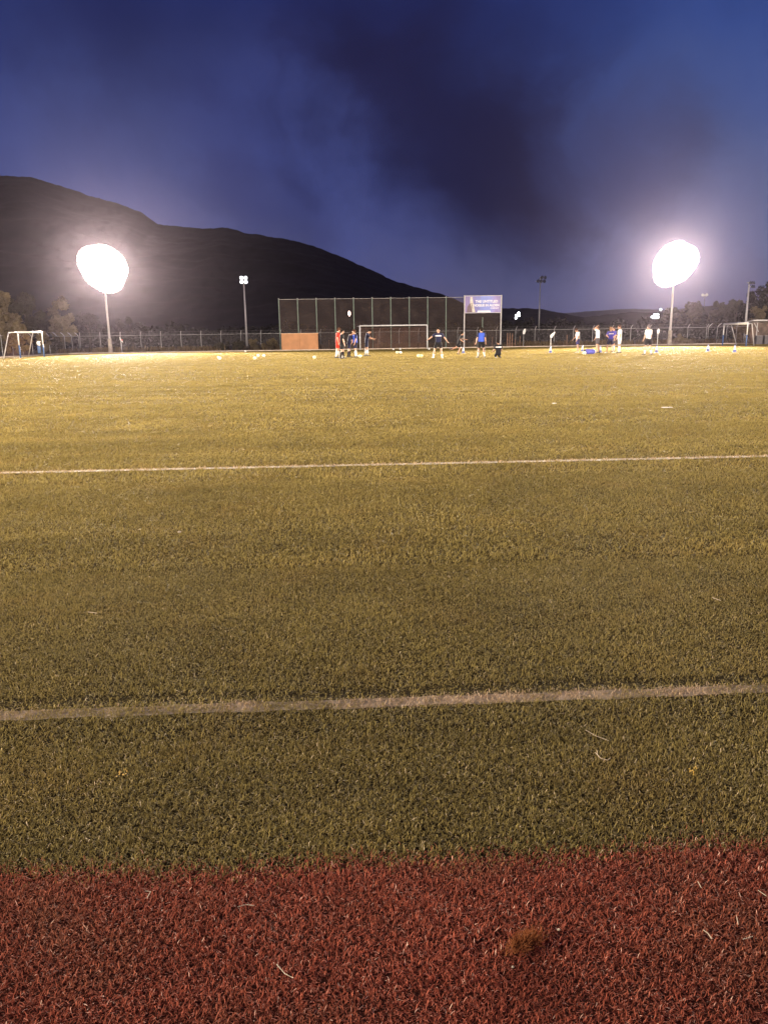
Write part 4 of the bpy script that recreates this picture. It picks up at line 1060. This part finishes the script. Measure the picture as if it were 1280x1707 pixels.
person(1031, 588.8, 541.5, 'player in complete white kit standing right of the violet shirted one', 175, WHITE, WHITE, WHITE, HAIR_B, ll=(5, 5, 4), rl=(-5, 5, 6), la=(4, 8, 10), ra=(8, 8, 14), headp=6)
person(1078.5, 591.5, 541, 'tall player in white shirt and black shorts seen from behind, left of the marker pole', 115, WHITE, BLACK, WHITE, cloth('greyhair', (0.16, 0.13, 0.13)), ll=(10, 6, 10), rl=(-8, 5, 6), la=(4, 12, 10), ra=(6, 10, 14), sock_h=0.45)

# ------------------------------------------------------------------ litter on the turf
M_STRAW = mat('straw', (0.50, 0.40, 0.27), 0.7, var=0.1)
def twig(name, pts, r, label, cat, m_, group=None):
    P_ = [G(*p) + Vector((0, 0, 0.024)) for p in pts]
    o0 = P_[0].copy(); o = MB().path([q_ - o0 for q_ in P_], r, 6).build(name, m_); o.location = o0
    tag(o, label, cat, group)
GSW = 'dry straws lying on the turf'
twig('straw', [(975, 1228), (992, 1238), (1013, 1246)], 0.00087, 'long pale straw on the olive turf below the near line', 'straw', M_STRAW, GSW)
twig('straw', [(991, 1266), (1000, 1276), (1011, 1279), (1016, 1276)], 0.00099, 'bent white straw under the long pale one', 'straw', M_STRAW, GSW)
twig('straw', [(1170, 1566), (1178, 1572), (1184, 1581)], 0.00112, 'short white twig on the red turf at the lower right', 'straw', M_STRAW, GSW)
twig('straw', [(1236, 1582), (1252, 1577)], 0.00087, 'white straw at the lower right near the edge', 'straw', M_STRAW, GSW)
twig('straw', [(462, 1624), (476, 1640), (490, 1647)], 0.00081, 'thin pale straw on the red turf, left of centre', 'straw', M_STRAW, GSW)
twig('straw', [(244, 1500), (253, 1501), (247, 1512)], 0.00087, 'small forked straw on the red turf at the left', 'straw', M_STRAW, GSW)
twig('straw', [(397, 1527), (412, 1523), (424, 1525)], 0.00081, 'pale straw just below the red edge, left of centre', 'straw', M_STRAW, GSW)
twig('straw', [(1261, 1499), (1275, 1509)], 0.00087, 'pale straw on the red turf at the right edge', 'straw', M_STRAW, GSW)
twig('straw', [(1226, 1545), (1228, 1557)], 0.00087, 'upright looking pale straw right of the short white twig', 'straw', M_STRAW, GSW)
twig('straw', [(1161, 1484), (1167, 1495)], 0.00087, 'pale straw on the upper red turf at the right', 'straw', M_STRAW, GSW)
twig('straw', [(1186, 1004), (1200, 1009)], 0.0017, 'pale straw between the two pitch lines at the right', 'straw', M_STRAW, GSW)
twig('straw', [(148, 1028), (163, 1030)], 0.0017, 'pale straw between the two pitch lines at the left', 'straw', M_STRAW, GSW)
def pebble(px, py, r, label, m_, cat='scrap'):
    o = MB().ball((0, 0, 0), r, 8, 6, (1, 0.8, 0.6)).build('scrap', m_, None, True); o.location = G(px, py) + Vector((0, 0, 0.026)); tag(o, label, cat, 'small scraps on the turf')
pebble(930, 1567, 0.0035, 'white scrap right of the brown tuft', M_STRAW)
pebble(854, 1630, 0.003, 'white scrap below the brown tuft', M_STRAW)
pebble(183, 1204, 0.004, 'white scrap just below the near line at the left', M_STRAW)
pebble(300, 893, 0.012, 'white scrap midway between the lines, left of centre', M_STRAW)
p = G(1111, 682); o = MB().box((0, 0, 0.03), (0.17, 0.08, 0.010), bev=0.004).build('white_slab', mat('dull_white', (0.5, 0.45, 0.38), 0.8)); o.location = p; tag(o, 'small flat white marker lying on the far turf at the right', 'marker')
p = G(923, 674); o = MB().box((0, 0, 0.02), (0.07, 0.05, 0.01), rot=Matrix.Rotation(0.5, 3, 'Z'), bev=0.004).build('paper_scrap', M_WHITE); o.location = p; tag(o, 'small white paper scrap left of the white slab marker', 'paper')
# yellow flower specks, each a tiny cluster
for (px, py, lb) in ((1155, 1297, 'cluster of yellow specks on the turf at the right'), (206, 1300, 'cluster of yellow specks on the turf at the left')):
    mb = MB(); c = G(px, py)
    for _ in range(11): mb.ball((random.uniform(-.014, .014), random.uniform(-.022, .022), random.uniform(0.018, 0.028)), 0.0019, 6, 5)
    o = mb.build('yellow_specks', mat('yellow_fibre', (0.68, 0.42, 0.06), 0.6)); o.location = c; tag(o, lb, 'specks', 'yellow specks in the turf')
# brown tuft of fibres
c = G(873, 1583)
n = 420; r_ = np.random.default_rng(5)
q0 = np.stack([r_.normal(0, 0.019, n), r_.normal(0, 0.008, n), r_.uniform(0.006, 0.02, n)], 1)
q0[:, 1] += q0[:, 0] * 0.5
dd = np.stack([r_.normal(0.3, 0.5, n), r_.normal(0.5, 0.5, n), r_.uniform(0.1, 0.9, n)], 1); dd /= np.linalg.norm(dd, axis=1)[:, None]
q1 = q0 + dd * 0.022; sd_ = np.cross(dd, r_.normal(size=(n, 3))); sd_ /= np.linalg.norm(sd_, axis=1)[:, None]
V = np.stack([q0 - sd_ * 0.0009, q0 + sd_ * 0.0009, q1 + sd_ * 0.0004, q1 - sd_ * 0.0004], 1).reshape(-1, 3)
o = npmesh('fibre_tuft', V, np.arange(n * 4).reshape(-1, 4), leaf_mat('tuft_brown', (0.14, 0.045, 0.018), (0.34, 0.13, 0.05)), attr=np.repeat(r_.random(n), 4))
o.location = c; tag(o, 'loose orange brown tuft of fibres on the red turf', 'tuft')

# ------------------------------------------------------------------ haze volume added for the glow around the lamps
hz_ = MB(); hz_.box((40, 560, 84), (1700, 1260, 174))
m_h = bpy.data.materials.new('haze'); m_h.use_nodes = True
ht = NT(m_h.node_tree); ht.n.clear()
pv = ht.new('ShaderNodeVolumePrincipled'); pv.inputs['Color'].default_value = (0.95, 0.80, 0.98, 1); pv.inputs['Density'].default_value = 0.000042; pv.inputs['Anisotropy'].default_value = 0.90  # violet tint stands in for lens glare
ho = ht.new('ShaderNodeOutputMaterial'); ht.l.new(pv.outputs[0], ho.inputs['Volume'])
tag(hz_.build('haze', m_h), 'thin haze added for lamp glow over the pitch and hills', 'haze', kind='stuff')
